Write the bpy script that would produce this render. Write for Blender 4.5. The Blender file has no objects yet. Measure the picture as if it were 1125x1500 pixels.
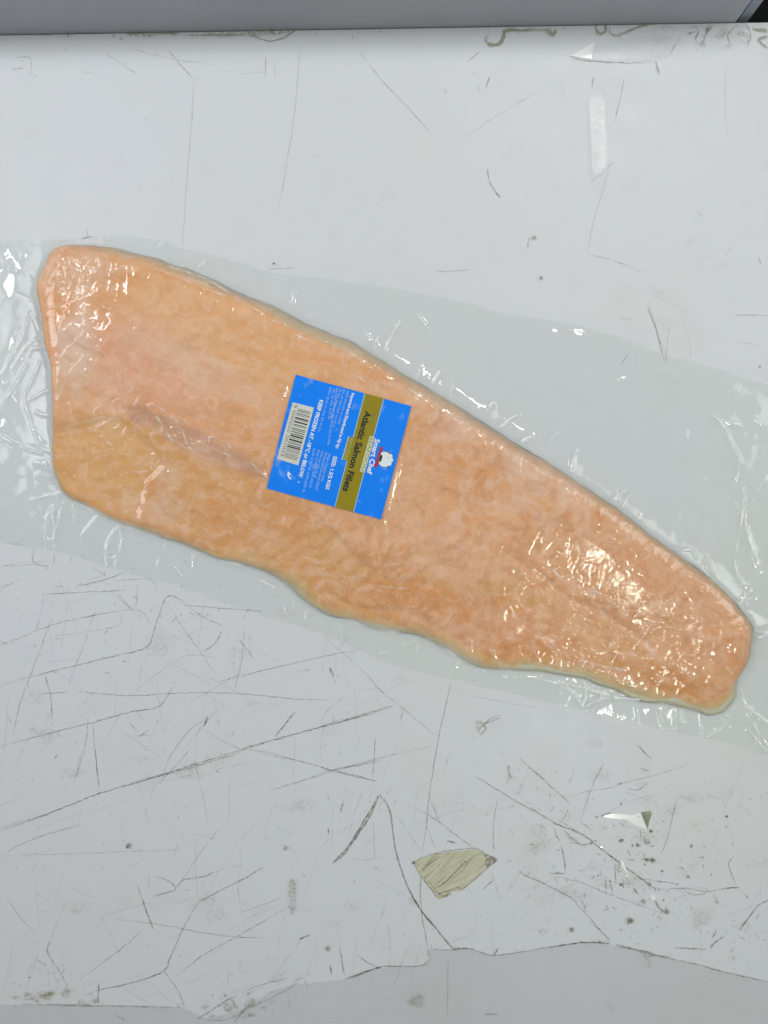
import bpy, bmesh, math, random
import numpy as np
from mathutils import Vector

random.seed(7); rng = np.random.default_rng(11)
S = bpy.context.scene
COL = S.collection

# ------------------------------------------------------------------ camera
CAM_H, PXM = 0.62, 1875.0            # camera height over the table, photo pixels per metre on the table
cd = bpy.data.cameras.new('camera'); cam = bpy.data.objects.new('camera', cd); COL.objects.link(cam)
cam.location = (0, 0, CAM_H); cam.rotation_euler = (0, 0, 0)
cd.sensor_fit = 'VERTICAL'; cd.sensor_height = 24; cd.lens = 12/(0.4/CAM_H)
cd.clip_start = 0.01; cd.clip_end = 50
S.camera = cam

# ------------------------------------------------------------------ room light
w = bpy.data.worlds.new('World'); S.world = w; w.use_nodes = True
bg = w.node_tree.nodes['Background']; bg.inputs[0].default_value = (0.92, 0.96, 1.0, 1); bg.inputs[1].default_value = 0.22

def lamp(name, loc, sx, sy, power, color, target=None, spread=180):
    l = bpy.data.lights.new(name, 'AREA'); l.shape = 'RECTANGLE'; l.size = sx; l.size_y = sy
    l.energy = power; l.color = color; l.spread = math.radians(spread)
    o = bpy.data.objects.new(name, l); COL.objects.link(o); o.location = loc
    if target is not None:
        o.rotation_euler = (Vector(target)-Vector(loc)).to_track_quat('-Z', 'Y').to_euler()
    return o
lamp('ceiling_tube', (0.78, 1.45, 2.2), 0.07, 0.75, 11, (1.0, 1.0, 0.92))
lamp('ceiling_tube', (0.74, -0.80, 2.2), 0.03, 0.90, 10, (0.93, 1.0, 0.80))
lamp('ceiling_tube', (-1.1, 0.85, 2.2), 0.05, 1.0, 9, (0.88, 0.94, 1.0))
lamp('ceiling_panel', (-2.1, 0.75, 2.0), 1.4, 1.5, 5.4, (0.94, 0.96, 1.0), (0, 0.50, 0), 62)
lamp('ceiling_panel', (2.15, 0.75, 2.0), 1.4, 1.5, 4.4, (0.97, 1.0, 0.95), (0, 0.50, 0), 62)

S.view_settings.view_transform = 'Standard'; S.view_settings.look = 'None'
S.view_settings.exposure = 0.0; S.view_settings.gamma = 1.0
S.view_settings.use_curve_mapping = False
S.cycles.transparent_max_bounces = 32
S.cycles.caustics_reflective = False; S.cycles.caustics_refractive = False

# ------------------------------------------------------------------ helpers
def P(px, py, z=0.0):
    k = (CAM_H - z)/CAM_H
    return ((px-562.5)/PXM*k, (750-py)/PXM*k, z)

def tag(o, label=None, cat=None, group=None, kind=None):
    if label: o['label'] = label
    if cat: o['category'] = cat
    if group: o['group'] = group
    if kind: o['kind'] = kind
    return o

def empty(name, loc):
    o = bpy.data.objects.new(name, None); COL.objects.link(o); o.location = loc
    o.empty_display_size = 0.02
    return o

def mesh_obj(name, verts, faces, mat, parent=None, smooth=False):
    me = bpy.data.meshes.new(name)
    me.from_pydata([tuple(v) for v in verts], [], [tuple(f) for f in faces])
    me.update()
    if smooth: me.polygons.foreach_set('use_smooth', [True]*len(me.polygons))
    if mat: me.materials.append(mat)
    o = bpy.data.objects.new(name, me); COL.objects.link(o)
    if parent:
        o.parent = parent
        if parent.type == 'EMPTY':
            from mathutils import Matrix
            o.matrix_parent_inverse = Matrix.Translation(-parent.location)
    return o

def prism(name, pts, z0, z1, mat, parent=None, bevel=0):
    n = len(pts)
    bm = bmesh.new()
    a = [bm.verts.new((p[0], p[1], z0)) for p in pts]
    b = [bm.verts.new((p[0], p[1], z1)) for p in pts]
    bm.faces.new(b); bm.faces.new(a[::-1])
    for i in range(n):
        j = (i+1) % n
        bm.faces.new((a[i], a[j], b[j], b[i]))
    bmesh.ops.recalc_face_normals(bm, faces=bm.faces)
    if bevel:
        bmesh.ops.bevel(bm, geom=[e for e in bm.edges], offset=bevel, segments=2, affect='EDGES')
    bmesh.ops.triangulate(bm, faces=[f for f in bm.faces if len(f.verts) > 4])
    me = bpy.data.meshes.new(name); bm.to_mesh(me); bm.free()
    me.materials.append(mat)
    o = bpy.data.objects.new(name, me); COL.objects.link(o)
    if parent:
        from mathutils import Matrix
        o.parent = parent; o.matrix_parent_inverse = Matrix.Translation(-parent.location)
    return o

def catmull(pts, n=5, closed=True):
    p = np.array(pts, float); N = len(p); out = []
    for i in range(N if closed else N-1):
        if closed: p0, p1, p2, p3 = p[i-1], p[i], p[(i+1) % N], p[(i+2) % N]
        else: p0, p1, p2, p3 = p[max(i-1, 0)], p[i], p[i+1], p[min(i+2, N-1)]
        for k in range(n):
            t = k/n
            out.append(0.5*((2*p1)+(-p0+p2)*t+(2*p0-5*p1+4*p2-p3)*t*t+(-p0+3*p1-3*p2+p3)*t**3))
    if not closed: out.append(p[-1])
    return np.array(out)

def seg_dist(X, Y, line, closed=False, nearest=False):
    """distance from points to a polyline; optionally the nearest points"""
    best = np.full(X.shape, 1e9)
    if nearest: nx = np.zeros(X.shape); ny = np.zeros(X.shape)
    n = len(line)
    for i in range(n if closed else n-1):
        ax, ay = line[i][:2]; bx, by = line[(i+1) % n][:2]
        dx, dy = bx-ax, by-ay; L = dx*dx+dy*dy+1e-15
        t = np.clip(((X-ax)*dx+(Y-ay)*dy)/L, 0, 1)
        qx = ax+t*dx; qy = ay+t*dy
        d = (X-qx)**2+(Y-qy)**2
        m = d < best
        best = np.where(m, d, best)
        if nearest: nx = np.where(m, qx, nx); ny = np.where(m, qy, ny)
    best = np.sqrt(best)
    return (best, nx, ny) if nearest else best

def inside(X, Y, poly):
    r = np.zeros(X.shape, bool); n = len(poly)
    for i in range(n):
        x1, y1 = poly[i][:2]; x2, y2 = poly[(i+1) % n][:2]
        if y1 == y2: continue
        c = ((y1 > Y) != (y2 > Y)) & (X < (x2-x1)*(Y-y1)/(y2-y1)+x1)
        r ^= c
    return r

class Noise:
    def __init__(self, seed): self.g = np.random.default_rng(seed).uniform(-1, 1, (256, 256))
    def __call__(self, x, y):
        xi = np.floor(x).astype(int); yi = np.floor(y).astype(int)
        fx = x-xi; fy = y-yi
        fx = fx*fx*fx*(fx*(fx*6-15)+10); fy = fy*fy*fy*(fy*(fy*6-15)+10)
        g = self.g
        a = g[xi % 256, yi % 256]; b = g[(xi+1) % 256, yi % 256]
        c = g[xi % 256, (yi+1) % 256]; d = g[(xi+1) % 256, (yi+1) % 256]
        return (a*(1-fx)+b*fx)*(1-fy)+(c*(1-fx)+d*fx)*fy
def fbm(x, y, scale, seed, oct=4):
    s = 0; a = 1; t = 0
    for i in range(oct):
        ang = 0.6*i+0.3; c, sn = math.cos(ang), math.sin(ang)
        s = s+a*Noise(seed+i)((x*c-y*sn)*scale+31.7*i, (x*sn+y*c)*scale+12.3*i); t += a; a *= .5; scale *= 2.03
    return s/t
def sstep(a, b, x):
    t = np.clip((x-a)/(b-a), 0, 1); return t*t*(3-2*t)

def grid_mesh(outline, res):
    """grid clipped to an outline, rim vertices snapped onto it: X, Y, faces"""
    o = np.array(outline)[:, :2]
    x0, y0 = o.min(0)-res*2; x1, y1 = o.max(0)+res*2
    xs = np.arange(x0, x1, res); ys = np.arange(y0, y1, res)
    X, Y = np.meshgrid(xs, ys, indexing='ij')
    ins = inside(X, Y, o)
    cell = ins[:-1, :-1] | ins[1:, :-1] | ins[:-1, 1:] | ins[1:, 1:]
    use = np.zeros(X.shape, bool)
    use[:-1, :-1] |= cell; use[1:, :-1] |= cell; use[:-1, 1:] |= cell; use[1:, 1:] |= cell
    idx = -np.ones(X.shape, int); idx[use] = np.arange(use.sum())
    out = use & ~ins
    _, nx, ny = seg_dist(X[out], Y[out], o, True, True)
    X[out] = nx; Y[out] = ny
    c = np.argwhere(cell)
    f = np.stack([idx[c[:, 0], c[:, 1]], idx[c[:, 0]+1, c[:, 1]], idx[c[:, 0]+1, c[:, 1]+1], idx[c[:, 0], c[:, 1]+1]], 1)
    return X[use], Y[use], f

def np_mesh(name, X, Y, Z, F, mat, parent=None, color=None):
    me = bpy.data.meshes.new(name)
    n = len(X); me.vertices.add(n)
    me.vertices.foreach_set('co', np.stack([X, Y, Z], 1).astype(np.float32).ravel())
    m = len(F); me.loops.add(m*4); me.loops.foreach_set('vertex_index', F.astype(np.int32).ravel())
    me.polygons.add(m); me.polygons.foreach_set('loop_start', np.arange(0, m*4, 4, dtype=np.int32))
    me.polygons.foreach_set('use_smooth', np.ones(m, bool))
    me.update(calc_edges=True); me.validate()
    if color is not None:
        a = me.attributes.new('tint', 'FLOAT_COLOR', 'POINT')
        a.data.foreach_set('color', np.concatenate([color, np.ones((n, 1))], 1).astype(np.float32).ravel())
    me.materials.append(mat)
    o = bpy.data.objects.new(name, me); COL.objects.link(o)
    if parent:
        from mathutils import Matrix
        o.parent = parent; o.matrix_parent_inverse = Matrix.Translation(-parent.location)
    return o

# ------------------------------------------------------------------ materials
class NT:
    def __init__(self, name):
        self.m = bpy.data.materials.new(name); self.m.use_nodes = True
        self.t = self.m.node_tree; self.p = self.t.nodes.get('Principled BSDF'); self.o = self.t.nodes.get('Material Output')
    def n(self, typ, **kw):
        x = self.t.nodes.new(typ)
        for k, v in kw.items(): setattr(x, k, v)
        return x
    def l(self, a, b): self.t.links.new(a, b)
    def pos(self):
        return self.n('ShaderNodeNewGeometry').outputs['Position']
    def noise(self, scale, detail=4, rough=.55, dist=0):
        x = self.n('ShaderNodeTexNoise'); x.inputs['Scale'].default_value = scale; x.inputs['Detail'].default_value = detail
        x.inputs['Roughness'].default_value = rough; x.inputs['Distortion'].default_value = dist
        self.l(self.pos(), x.inputs['Vector']); return x.outputs['Fac']
    def ramp(self, fac, stops):
        r = self.n('ShaderNodeValToRGB'); e = r.color_ramp.elements
        while len(e) < len(stops): e.new(.5)
        for q, (p, c) in zip(e, stops): q.position = p; q.color = (*c, 1) if len(c) == 3 else c
        self.l(fac, r.inputs[0]); return r.outputs[0]
    def mix(self, fac, a, b, mode='MIX'):
        x = self.n('ShaderNodeMix', data_type='RGBA', blend_type=mode)
        for s, v in ((0, fac), (6, a), (7, b)):
            if hasattr(v, 'is_linked') or hasattr(v, 'links'): self.l(v, x.inputs[s])
            elif s == 0: x.inputs[0].default_value = v
            else: x.inputs[s].default_value = (*v, 1)
        return x.outputs[2]
    def bump(self, h, strength, dist):
        b = self.n('ShaderNodeBump'); b.inputs['Strength'].default_value = strength; b.inputs['Distance'].default_value = dist
        self.l(h, b.inputs['Height']); return b.outputs[0]

def plain(name, col, rough=.5, spec=.2, metal=0, vary=.06, scale=60):
    t = NT(name)
    f = t.noise(scale, 4)
    c = t.ramp(f, [(.3, tuple(v*(1-vary) for v in col)), (.7, tuple(min(1, v*(1+vary)) for v in col))])
    t.l(c, t.p.inputs['Base Color'])
    t.p.inputs['Roughness'].default_value = rough; t.p.inputs['Metallic'].default_value = metal
    t.p.inputs['Specular IOR Level'].default_value = spec
    return t.m

def laminate(name, base, stain):
    t = NT(name)
    n1 = t.noise(5, 5, .6); n2 = t.noise(38, 6, .65)
    c = t.mix(t.ramp(n1, [(.36, (0, 0, 0)), (.66, (1, 1, 1))]), base, stain)
    c = t.mix(t.ramp(n2, [(.55, (0, 0, 0)), (.8, (.35, .35, .35))]), c, tuple(v*.86 for v in stain))
    # very fine rubbed-in grime streaks
    mr = t.n('ShaderNodeMapping'); mr.inputs['Rotation'].default_value = (0, 0, -.3); t.l(t.pos(), mr.inputs[0])
    mp = t.n('ShaderNodeMapping'); mp.inputs['Scale'].default_value = (25, 700, 1); t.l(mr.outputs[0], mp.inputs[0])
    n3 = t.n('ShaderNodeTexNoise'); n3.inputs['Scale'].default_value = 1; n3.inputs['Detail'].default_value = 3; t.l(mp.outputs[0], n3.inputs['Vector'])
    c = t.mix(t.ramp(n3.outputs['Fac'], [(.66, (0, 0, 0)), (.8, (.22, .22, .22))]), c, tuple(v*.7 for v in stain))
    t.l(c, t.p.inputs['Base Color'])
    r = t.ramp(n2, [(.3, (.34,)*3), (.7, (.50,)*3)]); t.l(r, t.p.inputs['Roughness'])
    t.p.inputs['Specular IOR Level'].default_value = .35
    t.l(t.bump(t.noise(14, 3), .25, .002), t.p.inputs['Normal'])
    return t.m
M = {}
M['laminate'] = laminate('white_laminate', (.605, .614, .655), (.60, .608, .612))
M['under'] = laminate('bare_board', (.52, .525, .555), (.495, .50, .51))
M['steel'] = plain('grey_painted_steel', (.40, .415, .45), .42, .4, 0, .05, 12)
M['steel_light'] = plain('blue_grey_post', (.30, .325, .39), .4, .5, 0, .05, 12)
M['dark'] = plain('painted_dark_gap', (.012, .014, .014), .7)  # darkness of the gap is put into the colour
M['grime'] = plain('grime_putty', (.27, .265, .20), .6, .3, 0, .3, 160)
M['chip_tan'] = plain('tan_chip', (.42, .38, .28), .6, .3, 0, .2, 160)
M['fibre'] = None
def fibre_mat():
    t = NT('bare_yellow_fibre')
    mr = t.n('ShaderNodeMapping'); mr.inputs['Rotation'].default_value = (0, 0, -.68); t.l(t.pos(), mr.inputs[0])
    mp = t.n('ShaderNodeMapping'); mp.inputs['Scale'].default_value = (60, 420, 1)
    t.l(mr.outputs[0], mp.inputs[0])
    n = t.n('ShaderNodeTexNoise'); n.inputs['Scale'].default_value = 1; n.inputs['Detail'].default_value = 5; t.l(mp.outputs[0], n.inputs['Vector'])
    c = t.ramp(n.outputs['Fac'], [(.25, (.33, .31, .20)), (.5, (.50, .48, .35)), (.75, (.58, .57, .45))])
    t.l(c, t.p.inputs['Base Color']); t.p.inputs['Roughness'].default_value = .55
    t.l(t.bump(n.outputs['Fac'], .5, .0006), t.p.inputs['Normal'])
    return t.m
M['fibre'] = fibre_mat()
M['flake'] = plain('glossy_white_flake', (.80, .80, .79), .10, .6, 0, .03, 90)
M['gloss_film'] = None
def wear_mat():
    t = NT('scratch_grime')
    a = t.n('ShaderNodeAttribute', attribute_name='wear')
    n = t.noise(420, 3, .6)
    k = t.ramp(n, [(.36, (.28,)*3), (.62, (1, 1, 1))])
    f = t.mix(1.0, a.outputs['Color'], k, 'MULTIPLY')
    d = t.n('ShaderNodeBsdfDiffuse')
    t.l(t.ramp(t.noise(35, 2), [(.35, (.105, .09, .058)), (.65, (.25, .215, .135))]), d.inputs[0])
    tr = t.n('ShaderNodeBsdfTransparent'); mx = t.n('ShaderNodeMixShader')
    t.l(f, mx.inputs[0]); t.l(tr.outputs[0], mx.inputs[1]); t.l(d.outputs[0], mx.inputs[2])
    t.l(mx.outputs[0], t.o.inputs[0]); t.t.nodes.remove(t.p)
    return t.m
M['wear'] = wear_mat()
def stain_mat(name, col, gloss=None):
    t = NT(name)
    a = t.n('ShaderNodeAttribute', attribute_name='wear')
    if gloss is None:
        n = t.noise(330, 5, .75, .6); k = t.ramp(n, [(.45, (0,)*3), (.62, (1, 1, 1))])
    else:
        n = t.noise(90, 4, .6); k = t.ramp(n, [(.3, (.45,)*3), (.6, (1, 1, 1))])
    f = t.mix(1.0, a.outputs['Color'], k, 'MULTIPLY')
    t.p.inputs['Base Color'].default_value = (*col, 1); t.p.inputs['Roughness'].default_value = .6 if gloss is None else gloss
    tr = t.n('ShaderNodeBsdfTransparent'); mx = t.n('ShaderNodeMixShader')
    t.l(f, mx.inputs[0]); t.l(tr.outputs[0], mx.inputs[1]); t.l(t.p.outputs[0], mx.inputs[2])
    t.l(mx.outputs[0], t.o.inputs[0])
    return t.m
M['stain'] = stain_mat('rubbed_grime', (.34, .29, .19))
M['putty'] = stain_mat('olive_putty', (.33, .31, .21), .5)
M['gloss_film'] = stain_mat('glossy_film_patch', (.66, .67, .68), .19)

def flesh_mat():
    t = NT('frozen_salmon_flesh')
    a = t.n('ShaderNodeAttribute', attribute_name='tint')
    # frost veins drawn out along the fish
    mr = t.n('ShaderNodeMapping'); mr.inputs['Rotation'].default_value = (0, 0, .40); t.l(t.pos(), mr.inputs[0])
    mp = t.n('ShaderNodeMapping'); mp.inputs['Scale'].default_value = (.75, 1.35, 1); t.l(mr.outputs[0], mp.inputs[0])
    n0 = t.n('ShaderNodeTexNoise'); n0.inputs['Scale'].default_value = 120; n0.inputs['Detail'].default_value = 5; n0.inputs['Roughness'].default_value = .6; n0.inputs['Distortion'].default_value = 1.2
    t.l(mp.outputs[0], n0.inputs['Vector'])
    c = t.mix(t.ramp(n0.outputs['Fac'], [(.50, (0,)*3), (.76, (.36,)*3)]), a.outputs['Color'], (.76, .53, .36))
    n1 = t.noise(150, 5, .6, 1.0)
    c = t.mix(t.ramp(n1, [(.30, (.22,)*3), (.46, (0,)*3)]), c, (.58, .26, .095))
    n2 = t.noise(28, 4, .6, .8)
    c = t.mix(t.ramp(n2, [(.56, (0,)*3), (.75, (.30,)*3)]), c, (.74, .50, .38))
    n3 = t.noise(520, 4, .7, .4)
    c = t.mix(t.ramp(n3, [(.50, (0,)*3), (.72, (.18,)*3)]), c, (.80, .60, .46))
    c = t.mix(t.ramp(n3, [(.30, (.10,)*3), (.46, (0,)*3)]), c, (.60, .28, .12))
    n4 = t.noise(55, 5, .65, 2.0)
    c = t.mix(t.ramp(n4, [(.50, (0,)*3), (.70, (.45,)*3)]), c, (.82, .58, .46))
    t.l(c, t.p.inputs['Base Color'])
    t.p.inputs['Roughness'].default_value = .5; t.p.inputs['Specular IOR Level'].default_value = .3
    t.p.inputs['Subsurface Weight'].default_value = .25; t.p.inputs['Subsurface Radius'].default_value = (1, .4, .2); t.p.inputs['Subsurface Scale'].default_value = .004
    t.l(t.bump(n0.outputs['Fac'], .5, .0014), t.p.inputs['Normal'])
    return t.m
M['flesh'] = flesh_mat()
def skin_mat():
    t = NT('fish_skin')
    a = t.n('ShaderNodeAttribute', attribute_name='tint')
    n = t.noise(240, 3)
    c = t.mix(t.ramp(n, [(.45, (0,)*3), (.7, (.5,)*3)]), a.outputs['Color'], (.40, .41, .33))
    t.l(c, t.p.inputs['Base Color']); t.p.inputs['Roughness'].default_value = .35
    return t.m
M['skin'] = skin_mat()

def film_mat(name, milk, rough, bump, ior=1.42):
    t = NT(name)
    tr = t.n('ShaderNodeBsdfTransparent'); tr.inputs[0].default_value = (.99, .995, .99, 1)
    df = t.n('ShaderNodeBsdfDiffuse'); df.inputs[0].default_value = (.96, .965, .96, 1)
    gl = t.n('ShaderNodeBsdfGlossy'); gl.inputs[0].default_value = (1, 1, 1, 1); gl.inputs['Roughness'].default_value = rough
    fr = t.n('ShaderNodeFresnel'); geo = t.n('ShaderNodeNewGeometry'); mr = t.n('ShaderNodeMapRange')     # a thin sheet reflects the same from both sides
    mr.inputs['To Min'].default_value = ior; mr.inputs['To Max'].default_value = 1/ior
    t.l(geo.outputs['Backfacing'], mr.inputs['Value']); t.l(mr.outputs[0], fr.inputs[0])
    if bump:
        b = t.bump(t.noise(230, 3, .5, .6), bump, .0007)
        t.l(b, gl.inputs['Normal']); t.l(b, fr.inputs['Normal'])
    at = t.n('ShaderNodeAttribute', attribute_name='fold_glint_white')  # extra white in the film, mostly glint lines drawn along the creases
    ad = t.n('ShaderNodeMath', operation='ADD', use_clamp=True); t.l(at.outputs['Fac'], ad.inputs[1])
    t.l(t.ramp(t.noise(22, 4), [(.3, (milk*.55,)*3), (.7, (milk*1.45,)*3)]), ad.inputs[0])
    m1 = t.n('ShaderNodeMixShader'); t.l(ad.outputs[0], m1.inputs[0])
    t.l(tr.outputs[0], m1.inputs[1]); t.l(df.outputs[0], m1.inputs[2])
    m2 = t.n('ShaderNodeMixShader'); t.l(fr.outputs[0], m2.inputs[0]); t.l(m1.outputs[0], m2.inputs[1]); t.l(gl.outputs[0], m2.inputs[2])
    t.l(m2.outputs[0], t.o.inputs[0]); t.t.nodes.remove(t.p)
    return t.m
M['film'] = film_mat('clear_vacuum_film', .006, .045, .12)
M['film_low'] = film_mat('clear_vacuum_film_underside', .085, .5, 0, 1.02)

# ------------------------------------------------------------------ the setting: table and panel behind it
Z0 = 0.0005
def edge_y(px): return 52 - 19*px/1125.0
tp = [P(-500, edge_y(-500)), P(1650, edge_y(1650)), P(1650, 2000), P(-500, 2000)]
table = prism('table_top', tp, -0.03, 0.0, M['under'])
tag(table, 'worn white laminate table top, scratched and chipped', 'table', kind='structure')
torn = [(-500, 1474), (0, 1471), (30, 1472), (90, 1470), (140, 1473), (200, 1474), (269, 1477), (300, 1491), (335, 1484), (372, 1470), (395, 1452), (423, 1443), (470, 1438), (505, 1433), (530, 1425), (555, 1417),
        (590, 1416), (618, 1414), (628, 1404), (626, 1392), (645, 1392), (661, 1391), (686, 1389), (705, 1396), (726, 1400), (756, 1396), (793, 1389), (830, 1384), (861, 1380), (901, 1384), (940, 1392), (992, 1406), (1030, 1415), (1062, 1424), (1125, 1438), (1650, 1500)]
jag = []
for i in range(len(torn)-1):
    a, b = torn[i], torn[i+1]; n = max(1, int(math.hypot(b[0]-a[0], b[1]-a[1])/9)) if 0 <= a[0] < 1125 else 1
    for k in range(n):
        t = k/n; jag.append((a[0]+(b[0]-a[0])*t, a[1]+(b[1]-a[1])*t+(random.uniform(-.9, .9) if 0 < a[0] else 0)))
jag.append(torn[-1])
lay = [P(-500, edge_y(-500)+.7), P(1650, edge_y(1650)+.7)] + [P(x, y) for x, y in reversed(jag)]
prism('laminate_sheet', lay, 0.0001, Z0, M['laminate'], table)

def wall_box(name, pxa, pxb, off, thick, z0, z1, mat):
    a = np.array(P(pxa, edge_y(pxa))[:2]); b = np.array(P(pxb, edge_y(pxb))[:2])
    d = (b-a)/np.linalg.norm(b-a); nrm = np.array([-d[1], d[0]])
    pts = [a+nrm*off, b+nrm*off, b+nrm*(off+thick), a+nrm*(off+thick)]
    return prism(name, pts, z0, z1, mat, bevel=.0012)
wp = wall_box('wall_panel', -500, 1079, .0004, .02, -.25, .045, M['steel'])
tag(wp, 'plain grey upright panel behind the table edge', 'panel', kind='structure')
ps = wall_box('corner_post', 1082, 1101, .004, .016, -.25, .045, M['steel_light'])
tag(ps, 'narrow blue-grey corner strip at the end of the grey panel', 'post', kind='structure')
bk = wall_box('painted_dark_recess', 700, 1900, .032, .02, -.25, .045, M['dark'])  # solid near-black box, its colour stands in for the unlit void
tag(bk, 'near-black panel standing in for the dark gap beyond the corner strip', 'recess', kind='structure')

# ------------------------------------------------------------------ fillet shape
OUT_PX = [(59, 426), (71, 397), (82, 371), (114, 358), (163, 361), (192, 368), (249, 384), (302, 404), (355, 430), (400, 448), (444, 471), (490, 489), (522, 504), (565, 531), (593, 549), (643, 578), (686, 604), (735, 636), (775, 661),
          (825, 690), (866, 718), (911, 748), (956, 784), (1009, 824), (1056, 860), (1088, 895), (1105, 920), (1104, 949), (1098, 974), (1082, 1002), (1076, 1023), (1063, 1042), (1041, 1045), (988, 1034), (938, 1023), (885, 1004), (849, 992), (778, 984),
          (718, 980), (686, 969), (657, 951), (611, 930), (551, 917), (487, 901), (451, 883), (424, 857), (376, 832), (320, 818), (256, 792), (172, 764), (120, 738), (92, 724), (81, 706), (75, 680), (74, 640), (76, 600), (75, 543), (68, 512), (64, 465)]
ZO = 0.008
OUT = catmull([P(x, y, ZO)[:2] for x, y in OUT_PX], 6)
_tn = np.roll(OUT, -1, 0)-np.roll(OUT, 1, 0); _nr = np.stack([-_tn[:, 1], _tn[:, 0]], 1); _nr /= np.linalg.norm(_nr, axis=1)[:, None]
OUT = OUT+_nr*(.0011*fbm(OUT[:, 0], OUT[:, 1], 70, 201, 3))[:, None]
UP = np.array([P(x, y, ZO)[:2] for x, y in OUT_PX[2:27]])
LO = np.array([P(x, y, ZO)[:2] for x, y in OUT_PX[31:53]])
GRO = catmull([P(x, y, .016)[:2] for x, y in [(170, 597), (235, 620), (293, 650), (345, 672), (395, 697), (470, 760), (560, 843), (625, 850)]], 4, False)
GRO2 = catmull([P(x, y, .014)[:2] for x, y in [(740, 806), (801, 847), (831, 872), (900, 905), (960, 950)]], 4, False)
GRO3 = catmull([P(x, y, .010)[:2] for x, y in [(480, 868), (520, 886), (551, 893), (593, 895), (629, 912), (661, 932), (700, 950)]], 4, False)
FLAP = np.array([P(x, y, .014)[:2] for x, y in [(50, 634), (83, 628), (104, 623), (147, 611), (179, 614), (205, 638), (235, 660), (238, 682), (214, 705), (195, 770), (50, 800)]])
BELLY = catmull([P(x, y, .014)[:2] for x, y in [(40, 640), (180, 610), (293, 660), (390, 705), (470, 765), (560, 835), (660, 850), (780, 866), (900, 935), (1000, 985), (1090, 1035), (1090, 1090), (600, 1000), (40, 850)]], 3)
W_E = .014
def thick(X, Y):
    du = seg_dist(X, Y, UP); dl = seg_dist(X, Y, LO); v = du/(du+dl+1e-9)
    a = P(70, 540, .02); b = P(1095, 965, .02)
    dx, dy = b[0]-a[0], b[1]-a[1]; s = np.clip(((X-a[0])*dx+(Y-a[1])*dy)/(dx*dx+dy*dy), 0, 1)
    T = .0215+(.0075-.0215)*sstep(.15, 1.1, v)
    T = T*(1-.12*sstep(.5, 0, v)*0)*(1-.50*s**1.3)
    g = seg_dist(X, Y, GRO)
    T = T-.0007*np.exp(-(g/.007)**2)*(.5+.9*fbm(X, Y, 30, 77, 2))*sstep(0, .1, s)
    g2 = np.minimum(seg_dist(X, Y, GRO2), seg_dist(X, Y, GRO3)); T = T-.0007*np.exp(-(g2/.0028)**2)
    fl = sstep(-.003, .003, np.where(inside(X, Y, FLAP), 1, -1)*np.minimum(seg_dist(X, Y, FLAP, True), .003))
    T = T-.0014*fl
    return T, v, s, g, fl
def sdist(X, Y):
    d = seg_dist(X, Y, OUT, True); return np.where(inside(X, Y, OUT), d, -d)

# skin below, flesh above
fillet = empty('salmon_fillet', P(600, 700)); tag(fillet, 'whole pale orange frozen salmon fillet sealed in clear plastic', 'fish fillet')
X, Y, F = grid_mesh(OUT, .0011)
sd = sdist(X, Y); d = np.maximum(sd, 0)
T, v, s, g, fl = thick(X, Y)
W_l = .016+(.0085-.016)*sstep(.25, .75, v)
W_l = (W_l+(.0045-W_l)*sstep(-.215, -.245, X))*(1+.45*fbm(X, Y, 32, 401, 3))
e = np.clip(1-(1-np.clip(d/W_l, 0, 1))**1.9, 0, 1)**(.6+.2*sstep(.3, .7, v))
lum = fbm(X, Y, 34, 3, 3)*.0022+fbm(X, Y, 160, 9, 3)*.0004
ridg = 1-np.abs(fbm(X, Y, 85, 40, 2))*2.2
_p = np.array([P(495, 655, .02)[:2]]); lum = lum*sstep(.055, .075, np.hypot(X-_p[0, 0], Y-_p[0, 1]))
Z = Z0+.0035+(T-.0035)*e+lum*sstep(0, .006, d)+.00035*np.clip(ridg, 0, 1)*sstep(0, .006, d)
def lerp(a, b, f): return a*(1-f[:, None])+np.array(b)[None]*f[:, None]
C = np.tile(np.array([[.70, .345, .155]]), (len(X), 1))
def blob(px, py, rx, ry, ang=0, edge=.5, ns=60, seed=5):
    p = P(px, py, .02); c, sn = math.cos(math.radians(ang)), math.sin(math.radians(ang))
    dx = (X-p[0])*PXM; dy = -(Y-p[1])*PXM
    q = np.sqrt(((dx*c+dy*sn)/rx)**2+((-dx*sn+dy*c)/ry)**2)+.35*fbm(X, Y, ns, seed, 3)
    return sstep(1+edge, 1-edge, q)
bel = sstep(-.006, .006, np.where(inside(X, Y, BELLY), 1, -1)*np.minimum(seg_dist(X, Y, BELLY, True), .006)+.004*fbm(X, Y, 60, 71, 3))
C = lerp(C, (.72, .385, .165), .8*blob(330, 480, 260, 60, 24))                 # loin, light and warm
C = lerp(C, (.71, .35, .215), .75*blob(200, 540, 110, 60, 20, seed=8))         # pinker
C = lerp(C, (.63, .315, .105), .9*bel)                                       # belly side, ochre
C = lerp(C, (.67, .355, .125), .95*fl)                                          # belly membrane, yellower
C = lerp(C, (.500, .265, .165), .9*blob(293, 650, 125, 15, 26, .3, seed=14))   # brown band by the flap
C = lerp(C, (.640, .265, .085), .8*blob(640, 890, 130, 32, 14, seed=16))       # orange lower rim
C = lerp(C, (.640, .250, .080), .85*blob(750, 925, 110, 34, 14, seed=17))
C = lerp(C, (.580, .250, .075), .8*blob(960, 1000, 110, 26, 12, seed=18))
C = lerp(C, (.640, .320, .160), .7*blob(960, 860, 150, 70, 36, seed=19))
curl = np.clip(1-np.abs(fbm(X+.006*fbm(X, Y, 60, 81, 2), Y+.006*fbm(X, Y, 60, 83, 2), 95, 85, 2))*3.5, 0, 1)
C = lerp(C, (.70, .50, .39), .45*blob(720, 635, 190, 42, 33, seed=21)+.50*curl*blob(690, 640, 200, 65, 33, seed=22))   # frost curls on the shoulder
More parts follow.
